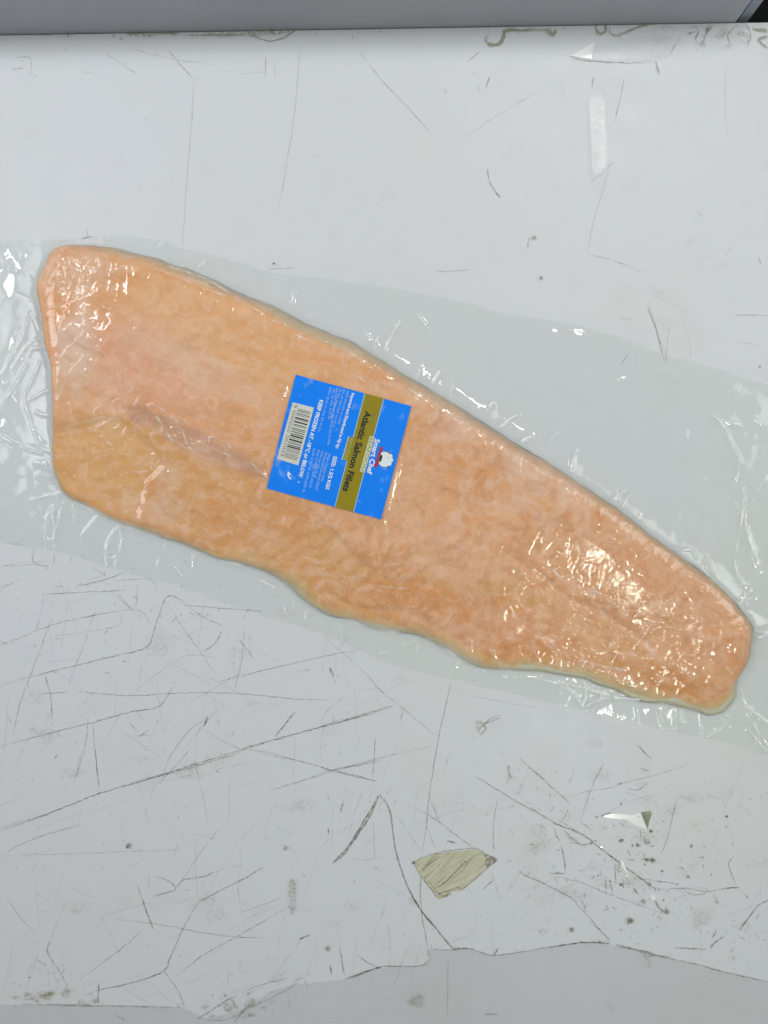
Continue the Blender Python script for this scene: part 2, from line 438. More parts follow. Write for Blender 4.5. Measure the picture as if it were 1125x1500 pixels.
C = lerp(C, (.72, .50, .36), .22*curl*blob(820, 790, 200, 60, 33, seed=24))
C = lerp(C, (.72, .50, .36), .45*blob(300, 545, 120, 22, 28, seed=23, ns=90))
C = lerp(C, (.72, .57, .47), .65*blob(110, 510, 26, 60, 10, seed=25, ns=120))
C = lerp(C, (.72, .55, .45), .5*blob(115, 400, 50, 30, 0, seed=26, ns=120))
C = lerp(C, (.68, .46, .31), .55*blob(235, 735, 20, 55, 12, seed=27, ns=120))
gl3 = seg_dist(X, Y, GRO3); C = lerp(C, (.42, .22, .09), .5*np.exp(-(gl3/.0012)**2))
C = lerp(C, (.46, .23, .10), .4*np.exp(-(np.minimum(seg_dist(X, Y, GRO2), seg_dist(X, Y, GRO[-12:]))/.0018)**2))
# muscle segments: faint slanted stripes between groove and belly
ph = ((X*math.cos(.9)-Y*math.sin(.9))*PXM/13+fbm(X, Y, 22, 33, 3)*2.4)
stripe = np.clip(np.sin(ph*2*math.pi/1.6), 0, 1)**2
C = lerp(C, (.46, .215, .085), .34*stripe*blob(520, 790, 170, 60, 25, .6, seed=34))
C = lerp(C, (.700, .460, .330), .28*np.clip(-np.sin(ph*2*math.pi/1.6), 0, 1)*blob(330, 780, 200, 40, 20, .6, seed=35))
_ca, _sa = math.cos(.4), math.sin(.4)
AXl = X*_ca-Y*_sa; AYl = X*_sa+Y*_ca                  # along and across the fish
wx_ = .012*fbm(X, Y, 40, 301, 3); wy_ = .012*fbm(X, Y, 40, 311, 3)
big = fbm(AXl*.7+wx_, AYl*1.2+wy_, 24, 320, 4); mid = fbm(AXl*.6+wx_, AYl*1.3+wy_, 105, 330, 4)
C = lerp(C, (.73, .46, .30), .30*sstep(.05, .45, big)); C = lerp(C, (.66, .27, .085), .30*sstep(-.05, -.42, big))
C = lerp(C, (.75, .50, .33), .22*sstep(.08, .42, mid)); C = lerp(C, (.60, .26, .09), .26*sstep(-.08, -.40, mid))
fle = np.exp(-(seg_dist(X, Y, FLAP[1:6])/.0011)**2)
C = lerp(C, (.76, .56, .40), .55*fle*np.clip(.4+1.2*fbm(X, Y, 90, 340, 2), 0, 1))
mott = fbm(X+wx_, Y+wy_, 120, 50, 3)
C = lerp(C, (.76, .50, .35), .20*sstep(.12, .42, mott)*sstep(.3, .55, s))
C = lerp(C, (.52, .22, .085), .35*sstep(-.12, -.42, mott)*sstep(.25, .55, s))
# cut sides: pink-brown on the back, yellow fat line along the belly
rim = sstep(.0105, .004, d)
kh = sstep(.0105, .0045, d+.006*fbm(AXl*.5, AYl, 90, 67, 3))*sstep(.5, .15, v)*sstep(-.235, -.19, X)
C = lerp(C, (.55, .37, .25), .55*rim*sstep(.5, .1, v))
C = lerp(C, (.50, .44, .30), .75*kh*sstep(.62, .30, s)); C = lerp(C, (.40, .37, .27), .6*sstep(.0045, .0012, d)*sstep(.5, .15, v))
sh = np.exp(-((d-.0095-.002*fbm(X, Y, 40, 69, 2))/.0009)**2)*sstep(.5, .15, v)*np.clip(.3+fbm(X, Y, 60, 73, 2), 0, 1)
C = lerp(C, (.74, .58, .46), .6*sh)
C = lerp(C, (.520, .420, .215), .8*sstep(.0115, .002, d+.005*fbm(X, Y, 50, 61, 3))*sstep(.6, .95, v)*sstep(.22, .40, s))
C = lerp(C, (.66, .30, .085), .6*sstep(.010, .002, d+.004*fbm(X, Y, 50, 63, 3))*sstep(.6, .95, v)*sstep(.40, .22, s))
C = lerp(C, (.54, .46, .29), .7*sstep(.0042, .0008, d+.002*fbm(X, Y, 80, 65, 2))*np.maximum(sstep(.5, .8, v), .6*sstep(-.20, -.24, X)))
C = np.clip(C*np.array([[1.07, 1.06, 1.10]]), 0, .86)
np_mesh('flesh', X, Y, Z, F, M['flesh'], fillet, C)
OUTN = OUT.copy(); cen = OUT.mean(0)
tan = np.roll(OUT, -1, 0)-np.roll(OUT, 1, 0); nr = np.stack([-tan[:, 1], tan[:, 0]], 1); nr /= np.linalg.norm(nr, axis=1)[:, None]
_v = thick(OUT[:, 0], OUT[:, 1])[1]
OUTS = OUT+nr*(.0009+.0030*np.clip(fbm(OUT[:, 0], OUT[:, 1], 34, 207, 3)+.15, 0, 1)*np.maximum(sstep(.5, .8, _v), .6*sstep(-.20, -.24, OUT[:, 0]))+.0010*fbm(OUT[:, 0], OUT[:, 1], 80, 217, 2))[:, None]     # outline runs clockwise, nr points outward
X, Y, F = grid_mesh(OUTS, .0016)
ds = seg_dist(X, Y, OUTS, True); T2, v2, *_ = thick(X, Y)
Zs = Z0+.0012+.0030*np.sqrt(np.clip(1-(1-np.clip(ds/.003, 0, 1))**2, 0, 1))-.003*sstep(.004, .012, ds)
Cs = np.tile(np.array([[.34, .35, .28]]), (len(X), 1))
Cs = lerp(Cs, (.13, .14, .11), sstep(.02, .12, X)*sstep(.4, .2, v2)); Cs = lerp(Cs, (.50, .47, .34), sstep(.4, .8, v2)); Cs = lerp(Cs, (.70, .69, .60), sstep(-.17, -.24, X))
np_mesh('skin', X, Y, Zs, F, M['skin'], fillet, Cs)

# ------------------------------------------------------------------ product label (lies on the fish under the film)
ZL = .0225
A = np.array(P(433, 548, ZL)[:2]); B = np.array(P(603, 594, ZL)[:2]); D = np.array(P(388, 715, ZL)[:2])
AX, BX = B-A, D-A                       # v axis (towards the top of the print) and u axis (reading direction)
LU, LV = np.linalg.norm(BX), np.linalg.norm(AX)
def lab(u, v):                          # label coordinates to world
    u = np.asarray(u, float); v = np.asarray(v, float)
    x = A[0]+AX[0]*v+BX[0]*u; y = A[1]+AX[1]*v+BX[1]*u
    return x, y
_gu, _gv = np.meshgrid(np.linspace(-.05, 1.05, 12), np.linspace(-.05, 1.05, 12), indexing='ij')
_x, _y = lab(_gu.ravel(), _gv.ravel()); _t = thick(_x, _y)[0]
_u, _v = _gu.ravel(), _gv.ravel()
_basis = lambda u, v: np.stack([u**i*v**j for i in range(5) for j in range(5-i)], -1)
_co, *_ = np.linalg.lstsq(_basis(_u, _v), _t, rcond=None)
_off = (_t-_basis(_u, _v)@_co).max()
def lab_z(u, v): return Z0+.0009+_off+_basis(np.asarray(u, float), np.asarray(v, float))@_co
label = empty('product_label', (*lab(.5, .5), float(lab_z(.5, .5))))
tag(label, 'square blue and gold product label with barcode on the salmon fillet', 'label')
from mathutils import Matrix
def lay_on(name, u, v, faces, h, mat, parent):
    u = np.asarray(u, float); v = np.asarray(v, float)
    x, y = lab(u, v); z = lab_z(u, v)+h
    o = mesh_obj(name, np.stack([x, y, z], 1), faces, mat)
    o.parent = parent
    if parent == label: o.matrix_parent_inverse = Matrix.Translation(-label.location)
    return o
def quad_on(name, c, h, mat, parent, n=6):
    """grid patch between four uv corners"""
    c = np.array(c, float); us = []; vs = []; fs = []
    for i in range(n+1):
        for j in range(n+1):
            a, b = i/n, j/n
            q = c[0]*(1-a)*(1-b)+c[1]*a*(1-b)+c[2]*a*b+c[3]*(1-a)*b
            us.append(q[0]); vs.append(q[1])
    for i in range(n):
        for j in range(n): fs.append((i*(n+1)+j, (i+1)*(n+1)+j, (i+1)*(n+1)+j+1, i*(n+1)+j+1))
    return lay_on(name, us, vs, fs, h, mat, parent)
def rect_on(name, u0, u1, v0, v1, h, mat, parent, n=6): return quad_on(name, [(u0, v0), (u1, v0), (u1, v1), (u0, v1)], h, mat, parent, n)
def zuv(x, y):                          # from enlarged-view coordinates to label uv
    rx, ry = x-285, y-82; det = 763*756+203*208
    return ((763*ry-203*rx)/det, (rx*756+208*ry)/det)
M['blue'] = plain('label_blue_print', (.0, .225, .97), .5, .05, 0, .05, 90)
M['gold'] = plain('label_gold_print', (.30, .235, .006), .5, .1, 0, .06, 70)
M['gold_light'] = plain('label_pale_gold', (.50, .46, .17), .4, .4, 0, .05)
M['cream'] = plain('label_cream_print', (.60, .64, .46), .5)
M['white_ink'] = plain('label_white_print', (.78, .83, .86), .5)
M['blue_ink'] = plain('label_pale_blue_print', (.33, .56, .84), .5)
M['black_ink'] = plain('label_black_print', (.02, .02, .018), .5)
M['grey_ink'] = plain('label_grey_print', (.20, .19, .17), .5)
M['red_ink'] = plain('label_red_print', (.42, .03, .06), .5)
M['panel_white'] = plain('barcode_white', (.66, .65, .60), .5)
def frosted(m, amount):
    t = m.node_tree; p = t.nodes['Principled BSDF']; lk = p.inputs['Base Color'].links[0].from_socket
    g = t.nodes.new('ShaderNodeNewGeometry'); n = t.nodes.new('ShaderNodeTexNoise'); n.inputs['Scale'].default_value = 95; n.inputs['Detail'].default_value = 4
    r_ = t.nodes.new('ShaderNodeValToRGB'); r_.color_ramp.elements[0].position = .60; r_.color_ramp.elements[1].position = .80; r_.color_ramp.elements[1].color = (amount,)*3+(1,)
    x = t.nodes.new('ShaderNodeMix'); x.data_type = 'RGBA'; x.inputs[7].default_value = (.45, .62, .85, 1)
    t.links.new(g.outputs['Position'], n.inputs['Vector']); t.links.new(n.outputs['Fac'], r_.inputs[0]); t.links.new(r_.outputs[0], x.inputs[0]); t.links.new(lk, x.inputs[6]); t.links.new(x.outputs[2], p.inputs['Base Color'])
frosted(M['blue'], .5)
rect_on('paper', 0, 1, 0, 1, 0, M['blue'], label, 24)
G0, G1 = .600, .757
band = rect_on('gold_band', 0.0, 1.0, G0, G1, .00018, M['gold'], label, 20)
for vv in (G0-.007, G1): rect_on('band_edge', 0.002, .998, vv, vv+.007, .00022, M['blue_ink'], label, 12)
FONT = bpy.data.fonts.load('<builtin>') if '<builtin>' not in [f.filepath for f in bpy.data.fonts] else bpy.data.fonts[0]
def text_on(body, p0, p1, hgt, mat, parent, h=.00032, bold=.0, name='text_line', shear=0):
    """text from enlarged-view start to end (mid height of the letters), letter height in the same units"""
    cu = bpy.data.curves.new(name, 'FONT'); cu.body = body; cu.size = 1; cu.offset = bold; cu.resolution_u = 3; cu.shear = shear
    to = bpy.data.objects.new('tmp', cu); COL.objects.link(to)
    dg = bpy.context.evaluated_depsgraph_get(); me = bpy.data.meshes.new_from_object(to.evaluated_get(dg))
    bpy.data.objects.remove(to); bpy.data.curves.remove(cu)
    co = np.array([x.co[:] for x in me.vertices]); fs = [tuple(p.vertices) for p in me.polygons]; bpy.data.meshes.remove(me)
    u0, v0 = zuv(*p0); u1, v1 = zuv(*p1)
    tx = (co[:, 0]-co[:, 0].min())/(co[:, 0].max()-co[:, 0].min()); ty = (co[:, 1]-.345)/.69
    hh = hgt/788.0
    return lay_on(name, u0+(u1-u0)*tx, v0+(v1-v0)*tx+ty*hh, fs, h, mat, parent)
def blur_line(p0, p1, hgt, mat, parent, words, seed, h=.0003):
    """print too small to read: a row of ticks with word gaps"""
    r = random.Random(seed); u0, v0 = zuv(*p0); u1, v1 = zuv(*p1); hh = hgt/788/2
    us, vs, fs = [], [], []; x = 0
    nchar = words; k = 0
    while k < nchar:
        run = r.randint(3, 7)
        for q in range(run):
            if k >= nchar: break
            a = k/nchar; b = (k+.62)/nchar
            for part in range(r.choice((1, 2, 2))):
                lo = -hh if part == 0 else hh*.35; hi = r.choice((hh, hh*.4)) if part == 0 else hh*.75
                aa = a if part == 0 else a; bb = a+.36/nchar if part == 0 else b
                i = len(us)
                for t, w_ in ((aa, lo), (bb, lo), (bb, hi), (aa, hi)):
                    us.append(u0+(u1-u0)*t); vs.append(v0+(v1-v0)*t+w_)
                fs.append((i, i+1, i+2, i+3))
            k += 1
        k += 1
    return lay_on('small_print', us, vs, fs, h+.00004*(seed % 3), mat, parent)
def zq(name, pts, h, mat, parent, n=6): return quad_on(name, [zuv(*p) for p in pts], h, mat, parent, n)

# small gold tab under the band and cream strip above it
tab = zq('gold_tab', [(633, 490), (588, 642), (628, 652), (674, 500)], .00024, M['gold'], label)
zq('tab_edge', [(627, 486), (580, 646), (587, 648), (634, 488)], .00022, M['blue_ink'], label)
text_on('FROZEN', (648, 502), (606, 642), 24, M['gold_light'], tab, .00034, .0)
strip = zq('cream_strip', [(770, 484), (702, 722), (735, 730), (803, 492)], .00026, M['cream'], label)
text_on('SEAFOOD', (785, 494), (722, 722), 22, M['gold'], strip, .00036, -.006)
text_on('Atlantic Salmon Fillets', (762, 322), (605, 855), 41, M['black_ink'], label, .00036, .032)
blur_line((796, 330), (768, 432), 9, M['grey_ink'], label, 16, 5)
text_on('Smart Chef', (822, 506), (764, 738), 34, M['white_ink'], label, .00038, .03)
text_on('Imported and Distributed in Fiji by:', (664, 203), (553, 570), 20, M['white_ink'], label, .0003, .03)
text_on('KEEP FROZEN AT -18°C or BELOW', (453, 250), (305, 762), 24, M['white_ink'], label, .0003, .035)
text_on('SIZE: 1.5/2 KGS', (541, 622), (482, 842), 23, M['white_ink'], label, .0003, .035)
for k, (a, b, n) in enumerate([((629, 190), (563, 412), 30), ((604, 178), (529, 430), 34), ((580, 176), (512, 380), 28), ((556, 170), (492, 560), 50), ((535, 176), (500, 380), 24), ((515, 165), (430, 470), 40)]):
    blur_line(a, b, 15, M['blue_ink'], label, n, k)
text_on('Origin Country: Chile', (503, 603), (449, 788), 17, M['blue_ink'], label, .0003, .008)
text_on('Processed Country: China', (480, 597), (411, 842), 17, M['blue_ink'], label, .0003, .008)
for k, (a, b, n) in enumerate([((456, 587), (400, 765), 26), ((430, 580), (368, 835), 34), ((402, 573), (322, 868), 36)]):
    blur_line(a, b, 16, M['blue_ink'], label, n, 10+k)
# barcode
bp = zq('barcode_panel', [(262, 265), (150, 640), (292, 683), (402, 300)], .00024, M['panel_white'], label)
ua, va = zuv(262, 265); ub, vb = zuv(402, 300); uc, vc = zuv(150, 640)
Lb = uc-ua
BARS = [(.238, .024), (.305, .024), (.552, .024), (.620, .026), (.743, .024), (.162, .013), (.352, .012), (.419, .012), (.445, .011), (.480, .013), (.676, .012), (.712, .013)]
BARS += [(t_, .0075) for t_ in (.085, .105, .125, .19, .265, .375, .51, .525, .585, .65, .775, .80, .825, .86, .885, .91, .935)]
for t0, wd in BARS:
    sl = vb-va; lo = va+(vc-va)*t0; u0 = ua+Lb*t0
    rect_on('bar', u0-Lb*wd/2, u0+Lb*wd/2, lo+sl*.30, lo+sl*.92, .00034, M['black_ink'], bp, 2)
text_on('9 000020 001033', (284, 282), (184, 622), 21, M['grey_ink'], bp, .00034, -.004)
# emblem: red scarf bar, white puffed cap, dark opening
em = zq('emblem', [(838, 555), (797, 690), (818, 696), (859, 560)], .0003, M['red_ink'], label)
def disc_on(name, x, y, rx, ry, ang, h, mat, parent, n=18):
    us, vs = [], []
    for k in range(n):
        a = 2*math.pi*k/n; c, s_ = math.cos(math.radians(ang)), math.sin(math.radians(ang))
        q = zuv(x+rx*math.cos(a)*c-ry*math.sin(a)*s_, y+rx*math.cos(a)*s_+ry*math.sin(a)*c); us.append(q[0]); vs.append(q[1])
    return lay_on(name, us, vs, [tuple(range(n))][0:1] if zuv(0, 1) else [], h, mat, parent)
disc_on('cap_outline', 874, 640, 46, 55, 15, .00040, M['grey_ink'], em)
for k, (x, y, rx, ry, a) in enumerate([(872, 607, 30, 16, 15), (868, 640, 30, 22, 15), (860, 672, 32, 17, 15), (905, 620, 15, 16, 0), (910, 645, 15, 14, 0), (898, 668, 16, 15, 0)]):
    disc_on('cap_puff', x, y, rx, ry, a, .00046+.00003*k, M['white_ink'], em)
disc_on('cap_opening', 842, 633, 8, 22, 15, .00070, M['black_ink'], em)
# thumb-shaped white recycling mark and dot in the corner
disc_on('white_mark', 232, 752, 12, 26, -20, .0003, M['white_ink'], label); disc_on('white_mark', 238, 757, 6, 15, -32, .00036, M['blue'], label)
disc_on('white_mark', 292, 795, 6, 7, 0, .0003, M['blue_ink'], label)

# ------------------------------------------------------------------ vacuum bag
bag = empty('vacuum_bag', P(560, 720)); tag(bag, 'clear wrinkled plastic vacuum bag sealed tightly around the fish', 'plastic bag')
BAG_PX = [(-90, 352), (0, 352), (60, 350), (130, 349), (205, 350), (300, 376), (400, 398), (500, 412), (640, 436), (760, 462), (870, 488), (980, 518), (1060, 545), (1125, 562), (1230, 590),
          (1230, 1140), (1125, 1108), (1085, 1090), (1040, 1082), (980, 1072), (900, 1052), (820, 1034), (750, 1018), (650, 992), (560, 962), (470, 928), (400, 905), (330, 885), (250, 858), (165, 832), (70, 807), (0, 792), (-90, 778)]
BAG = catmull([P(x, y)[:2] for x, y in BAG_PX], 8)
BAG = BAG+np.stack([.0022*fbm(BAG[:, 0], BAG[:, 1], 22, 501, 3), .0040*fbm(BAG[:, 0], BAG[:, 1], 22, 511, 3)], 1)
X, Y, F = grid_mesh(BAG, .003)
np_mesh('lower_film', X, Y, Z0+.0006+.0002*fbm(X, Y, 30, 70, 2)-.00001, F, M['film_low'], bag)
X, Y, F = grid_mesh(BAG, .00075)
sd = sdist(X, Y); T, v, s, g, fl = thick(X, Y)
pinch = fbm(X, Y, 26, 80, 3)
wout = .0052+.0035*np.clip(pinch+.2, 0, 1)
prof = np.where(sd >= 0, .42+.58*np.sqrt(np.clip(1-(1-np.clip(sd/(.016+(.008-.016)*sstep(.25, .75, v)), 0, 1))**2, 0, 1)), .42*np.exp(np.minimum(sd, 0)/wout))
Zf = .0014+T*prof
outm = sstep(.002, -.010, sd); inm = sstep(-.002, .008, sd)
Zf += outm*(.0011*(fbm(X, Y, 20, 90, 3)+.45)+.00035*fbm(X, Y, 75, 95, 2))*sstep(0, .012, seg_dist(X, Y, BAG, True))
# wrinkles pressed on the flesh: stronger where the photo's film is puckered
def pblob(px, py, rx, ry, ang=0, z=.02):
    p = P(px, py, z); c, sn = math.cos(math.radians(ang)), math.sin(math.radians(ang))
    dx = (X-p[0])*PXM; dy = -(Y-p[1])*PXM
    return np.exp(-(((dx*c+dy*sn)/rx)**2+((-dx*sn+dy*c)/ry)**2))
amp = .06+1.7*pblob(870, 925, 85, 48, 24)+.6*pblob(1010, 930, 60, 60)+.8*pblob(110, 405, 45, 30)+.7*pblob(110, 500, 28, 60)+.6*pblob(230, 640, 140, 45, 25)+.35*pblob(760, 860, 200, 60, 25)+.35*pblob(700, 660, 150, 30, 34)
labm = np.ones(X.shape)
lx = X-A[0]; ly = Y-A[1]; du_ = (lx*BX[0]+ly*BX[1])/(LU*LU); dv_ = (lx*AX[0]+ly*AX[1])/(LV*LV)
inl = sstep(-.10, .02, du_)*sstep(1.10, .98, du_)*sstep(-.10, .02, dv_)*sstep(1.10, .98, dv_)
amp = amp+.75*sstep(.40, .12, v)*sstep(.024, .010, sd)*sstep(-.002, .004, sd)
amp = amp*(1-.85*inl)
wx = X+.004*fbm(X, Y, 40, 101, 2); wy = Y+.004*fbm(X, Y, 40, 105, 2)
r1 = np.clip(1-np.abs(fbm(wx, wy, 75, 110, 2))*3.2, 0, 1)**2
r2 = np.clip(1-np.abs(fbm(wx, wy, 130, 120, 2))*3.0, 0, 1)**2
r3 = np.clip(1-np.abs(fbm(wx, wy, 215, 125, 2))*2.6, 0, 1)**2
Zf += inm*amp*(.00062*r1+.00034*r2)+inm*(.00060*r3+.00045*r2)*(pblob(870, 925, 90, 50, 24)+.35*pblob(1000, 930, 60, 50)+.35*pblob(200, 700, 90, 60)+.4*pblob(110, 405, 40, 30))+inm*.00025*(fbm(X, Y, 45, 130, 2)+.5)
_in = (du_ > -.12) & (du_ < 1.12) & (dv_ > -.12) & (dv_ < 1.12)
_w = sstep(-.075, -.012, du_[_in])*sstep(1.075, 1.012, du_[_in])*sstep(-.075, -.012, dv_[_in])*sstep(1.075, 1.012, dv_[_in])
Zf[_in] += _w*np.maximum(lab_z(np.clip(du_[_in], 0, 1), np.clip(dv_[_in], 0, 1))-Z0+.0011-Zf[_in], 0)

# creases: (polyline, height mm, half width mm, film height of the place)
CREASE = [
 ([(45, 458), (35, 490), (18, 520), (5, 545)], 1.1, 1.0), ([(47, 460), (58, 485)], .9, .9), ([(60, 495), (38, 508), (18, 540)], .8, 1.0), ([(48, 508), (42, 522)], .9, .8),
 ([(38, 535), (18, 570), (5, 590), (-5, 620)], 1.2, 1.0), ([(60, 530), (42, 568), (36, 585), (48, 625), (58, 655)], 1.3, 1.0), ([(3, 640), (30, 655), (62, 664)], 1.3, 1.0),
 ([(76, 745), (68, 760), (65, 790), (66, 803)], 1.1, .8), ([(76, 745), (79, 770), (78, 803)], 1.1, .8), ([(65, 790), (79, 790)], .8, .8),
 ([(174, 770), (160, 790), (154, 812), (156, 828)], 1.1, .8), ([(174, 770), (178, 790), (171, 815), (168, 829)], 1.1, .8), ([(154, 816), (171, 818)], .8, .8),
 ([(107, 742), (109, 766)], .8, .8), ([(282, 812), (281, 830)], .9, .8), ([(258, 832), (266, 842), (275, 846)], .9, 1.0), ([(383, 850), (402, 860)], .9, .8), ([(430, 880), (431, 890)], .8, .8), ([(448, 898), (445, 912)], 1.1, .9), ([(416, 890), (420, 900)], .8, .8),
 ([(590, 945), (610, 938)], .9, .9), ([(556, 956), (570, 957)], .9, 1.0),
 ([(430, 430), (425, 455)], 1.5, 1.6), ([(535, 485), (541, 494)], 1.2, 1.2), ([(584, 474), (568, 500), (560, 516)], 1.4, 1.2), ([(612, 460), (632, 488)], .8, 1.2), ([(640, 548), (630, 562)], 1.2, 1.2), ([(716, 596), (722, 589), (727, 597)], 1.0, .7), ([(815, 635), (806, 645)], .9, 1.2),
 ([(915, 555), (905, 556)], .8, .8), ([(1044, 608), (1062, 628), (1070, 648), (1081, 668), (1082, 690), (1078, 706)], 1.6, 1.0), ([(1088, 716), (1089, 740), (1085, 770), (1079, 800), (1076, 825), (1084, 850), (1094, 858)], 1.6, 1.0),
 ([(1120, 700), (1104, 730), (1092, 760), (1100, 800), (1115, 840)], .9, 1.6), ([(1046, 612), (1080, 622)], .7, 1.8), ([(1104, 612), (1122, 624)], .9, 1.2),
 ([(997, 806), (1012, 805), (1018, 818)], 1.6, .9), ([(1030, 822), (1028, 834), (1042, 850)], 1.6, .9), ([(1034, 816), (1040, 832), (1044, 846)], 1.6, .8), ([(1075, 878), (1088, 886)], 1.2, .9),
 ([(740, 992), (790, 994), (835, 1012), (854, 1036)], 1.7, 1.2), ([(856, 1000), (858, 1020), (854, 1036), (885, 1022), (935, 1024)], 1.8, 1.3), ([(800, 996), (850, 1006), (900, 1020)], 1.3, 1.6), ([(930, 1058), (950, 1066), (1000, 1068)], 1.2, 1.0), ([(1028, 1048), (1029, 1078)], 1.0, .8), ([(975, 1080), (1010, 1084), (1036, 1079), (1060, 1062), (1076, 1040)], 1.0, 1.0), ([(966, 1040), (972, 1062)], .8, 1.2),
 ([(1092, 1046), (1108, 1068), (1130, 1100)], 1.8, 1.1), ([(1096, 1066), (1112, 1088), (1128, 1106)], 1.4, .9), ([(1100, 1040), (1130, 1062)], 1.3, 1.8), ([(1085, 1010), (1100, 1048)], 1.0, 1.8),
 ([(683, 950), (686, 940), (693, 942), (694, 955)], 1.0, .7), ([(720, 952), (728, 968)], .9, .8), ([(696, 980), (706, 984)], 1.2, 1.0), ([(735, 990), (750, 994)], 1.3, 1.0),
 # on the flesh
 ([(216, 594), (236, 620), (252, 645), (283, 661)], .9, .7), ([(216, 594), (224, 592), (246, 606), (262, 622), (273, 650)], .8, .7), ([(306, 642), (310, 655), (338, 668)], .8, .7), ([(306, 640), (328, 642), (336, 655)], .7, .7), ([(366, 676), (378, 688), (390, 698)], .9, .7),
 ([(116, 615), (130, 630), (146, 640), (162, 652)], .8, .7), ([(140, 625), (162, 612)], .6, .7), ([(190, 690), (212, 690), (230, 676)], .6, .7), ([(256, 732), (264, 742)], .7, .7), ([(62, 440), (72, 470), (74, 520)], .8, .8), ([(100, 590), (104, 610), (120, 625)], .7, .8),
 ([(250, 392), (300, 408), (340, 432), (400, 470), (450, 500)], .8, .8), ([(205, 395), (235, 398), (290, 420), (365, 448)], .6, .8), ([(525, 552), (535, 560)], .7, .8),
 ([(812, 835), (828, 852), (850, 862), (880, 870), (908, 890)], 1.0, .8), ([(790, 930), (800, 945), (812, 952), (815, 962)], .9, .7), ([(830, 955), (838, 968)], .8, .7), ([(855, 970), (880, 978), (920, 986)], .9, .8), ([(955, 945), (962, 960), (950, 980)], .8, .7), ([(895, 915), (902, 935), (897, 950)], .8, .7), ([(860, 950), (875, 962)], .8, .7), ([(1070, 980), (1082, 992)], 1.0, .7),
 ([(555, 860), (575, 862), (596, 864)], .6, .8),
]
rr = random.Random(5); _n = len(OUT); _c = OUT.mean(0)
def _px(q): return (q[0]*PXM+562.5, 750-q[1]*PXM)
for _k in range(58):
    _i = rr.randrange(_n); q = np.array(_px(OUT[_i])); t_ = np.array(_px(OUT[(_i+2) % _n]))-np.array(_px(OUT[_i-2])); t_ /= np.linalg.norm(t_)
    nrm = np.array([t_[1], -t_[0]]); L_ = rr.choice((10, 14, 18, 26, 40)); a_ = nrm+t_*rr.uniform(-.7, .7)
    q = q+nrm*rr.uniform(3, 12)
    m_ = q+a_*L_*.5+t_*rr.uniform(-3, 3)
    CREASE.append(([tuple(q), tuple(m_), tuple(q+a_*L_)], rr.uniform(.35, .95), rr.uniform(.7, 1.5)))
fold_glint_white = np.zeros(len(X))
for li, hh, ww in CREASE:
    p = np.array(li); bx0, by0 = p.min(0)-16; bx1, by1 = p.max(0)+16
    mid = P(*p.mean(0)); onz = .018 if inside(np.array([mid[0]]), np.array([mid[1]]), OUT)[0] else .002
    wl = catmull([P(a, b, onz)[:2] for a, b in li], 4, False) if len(li) > 2 else np.array([P(a, b, onz)[:2] for a, b in li])
    lo = wl.min(0)-.006; hi = wl.max(0)+.006
    k = np.where((X > lo[0]) & (X < hi[0]) & (Y > lo[1]) & (Y < hi[1]))[0]
    if len(k) == 0: continue
    dd = seg_dist(X[k], Y[k], wl)+.00025*fbm(X[k], Y[k], 300, 7, 2)
    jit = np.clip(.45+1.1*fbm(X[k], Y[k], 190, 27, 2), 0, 1)
    fold_glint_white[k] = np.maximum(fold_glint_white[k], (.75 if onz < .01 else .60)*min(1, hh)*jit*np.exp(-(np.abs(dd)/(.00062*ww**.5))**2))  # lamp glints on the creases painted in as whitened film
    Zf[k] += (hh if onz < .01 else .75*hh)*.001*np.exp(-(np.abs(dd)/(ww*.001))**1.4)*(.75+.35*fbm(X[k], Y[k], 150, 17, 2))
Zf = np.maximum(Zf, .0010)+Z0
# bridged film round the cut edge turns whitish where it is stretched
edge_w = np.exp(-((sd+.0012)/.0022)**2)*np.clip(.25+.9*fbm(X, Y, 60, 141, 3), 0, 1)*(.10+.45*np.maximum(sstep(.45, .8, v), sstep(-.20, -.25, X)))
fold_glint_white = np.maximum(fold_glint_white, edge_w*(1-.75*sstep(.6, .85, s)))
uf = np_mesh('upper_film', X, Y, Zf, F, M['film'], bag)
_a = uf.data.attributes.new('fold_glint_white', 'FLOAT', 'POINT'); _a.data.foreach_set('value', fold_glint_white.astype(np.float32))

# ------------------------------------------------------------------ wear on the table top
zc = [Z0+.00004]
def ribbon(pts, width, dark, name='scratch', jitter=.55, mat=None, taper=True, parent=table, collect=None):
    """a soft-edged grime line: five verts across, opacity in the attribute 'wear'"""
    p = catmull(pts, max(2, int(sum(math.hypot(pts[i+1][0]-pts[i][0], pts[i+1][1]-pts[i][1]) for i in range(len(pts)-1))/max(1, len(pts)-1)/5)), False)
    n = len(p); zc[0] += 1.2e-6; V, W, FF = [], [], []
    for i in range(n):
        t = p[min(i+1, n-1)]-p[max(i-1, 0)]; L = math.hypot(*t)+1e-9; nx, ny = -t[1]/L, t[0]/L
        j = random.uniform(-jitter, jitter); wd = width*random.uniform(.65, 1.35)
        ed = min(1, min(i, n-1-i)/max(1, n*.18)) if taper else 1
        dk = dark*(.35+.65*ed)*random.uniform(.65, 1.1)
        for q, a in ((-1, 0), (-.35, 1), (.35, 1), (1, 0)):
            x, y = p[i][0]+nx*(q*wd+j), p[i][1]+ny*(q*wd+j)
            V.append(P(x, y, zc[0])); W.append(dk*a)
    for i in range(n-1):
        for q in range(3): FF.append((i*4+q, i*4+q+1, i*4+q+5, i*4+q+4))
    if collect is not None:
        b = len(collect[0]); collect[0].extend(V); collect[1].extend(W); collect[2].extend([tuple(k+b for k in f) for f in FF]); return
    return wear_obj(name, V, W, FF, mat or M['wear'], parent)
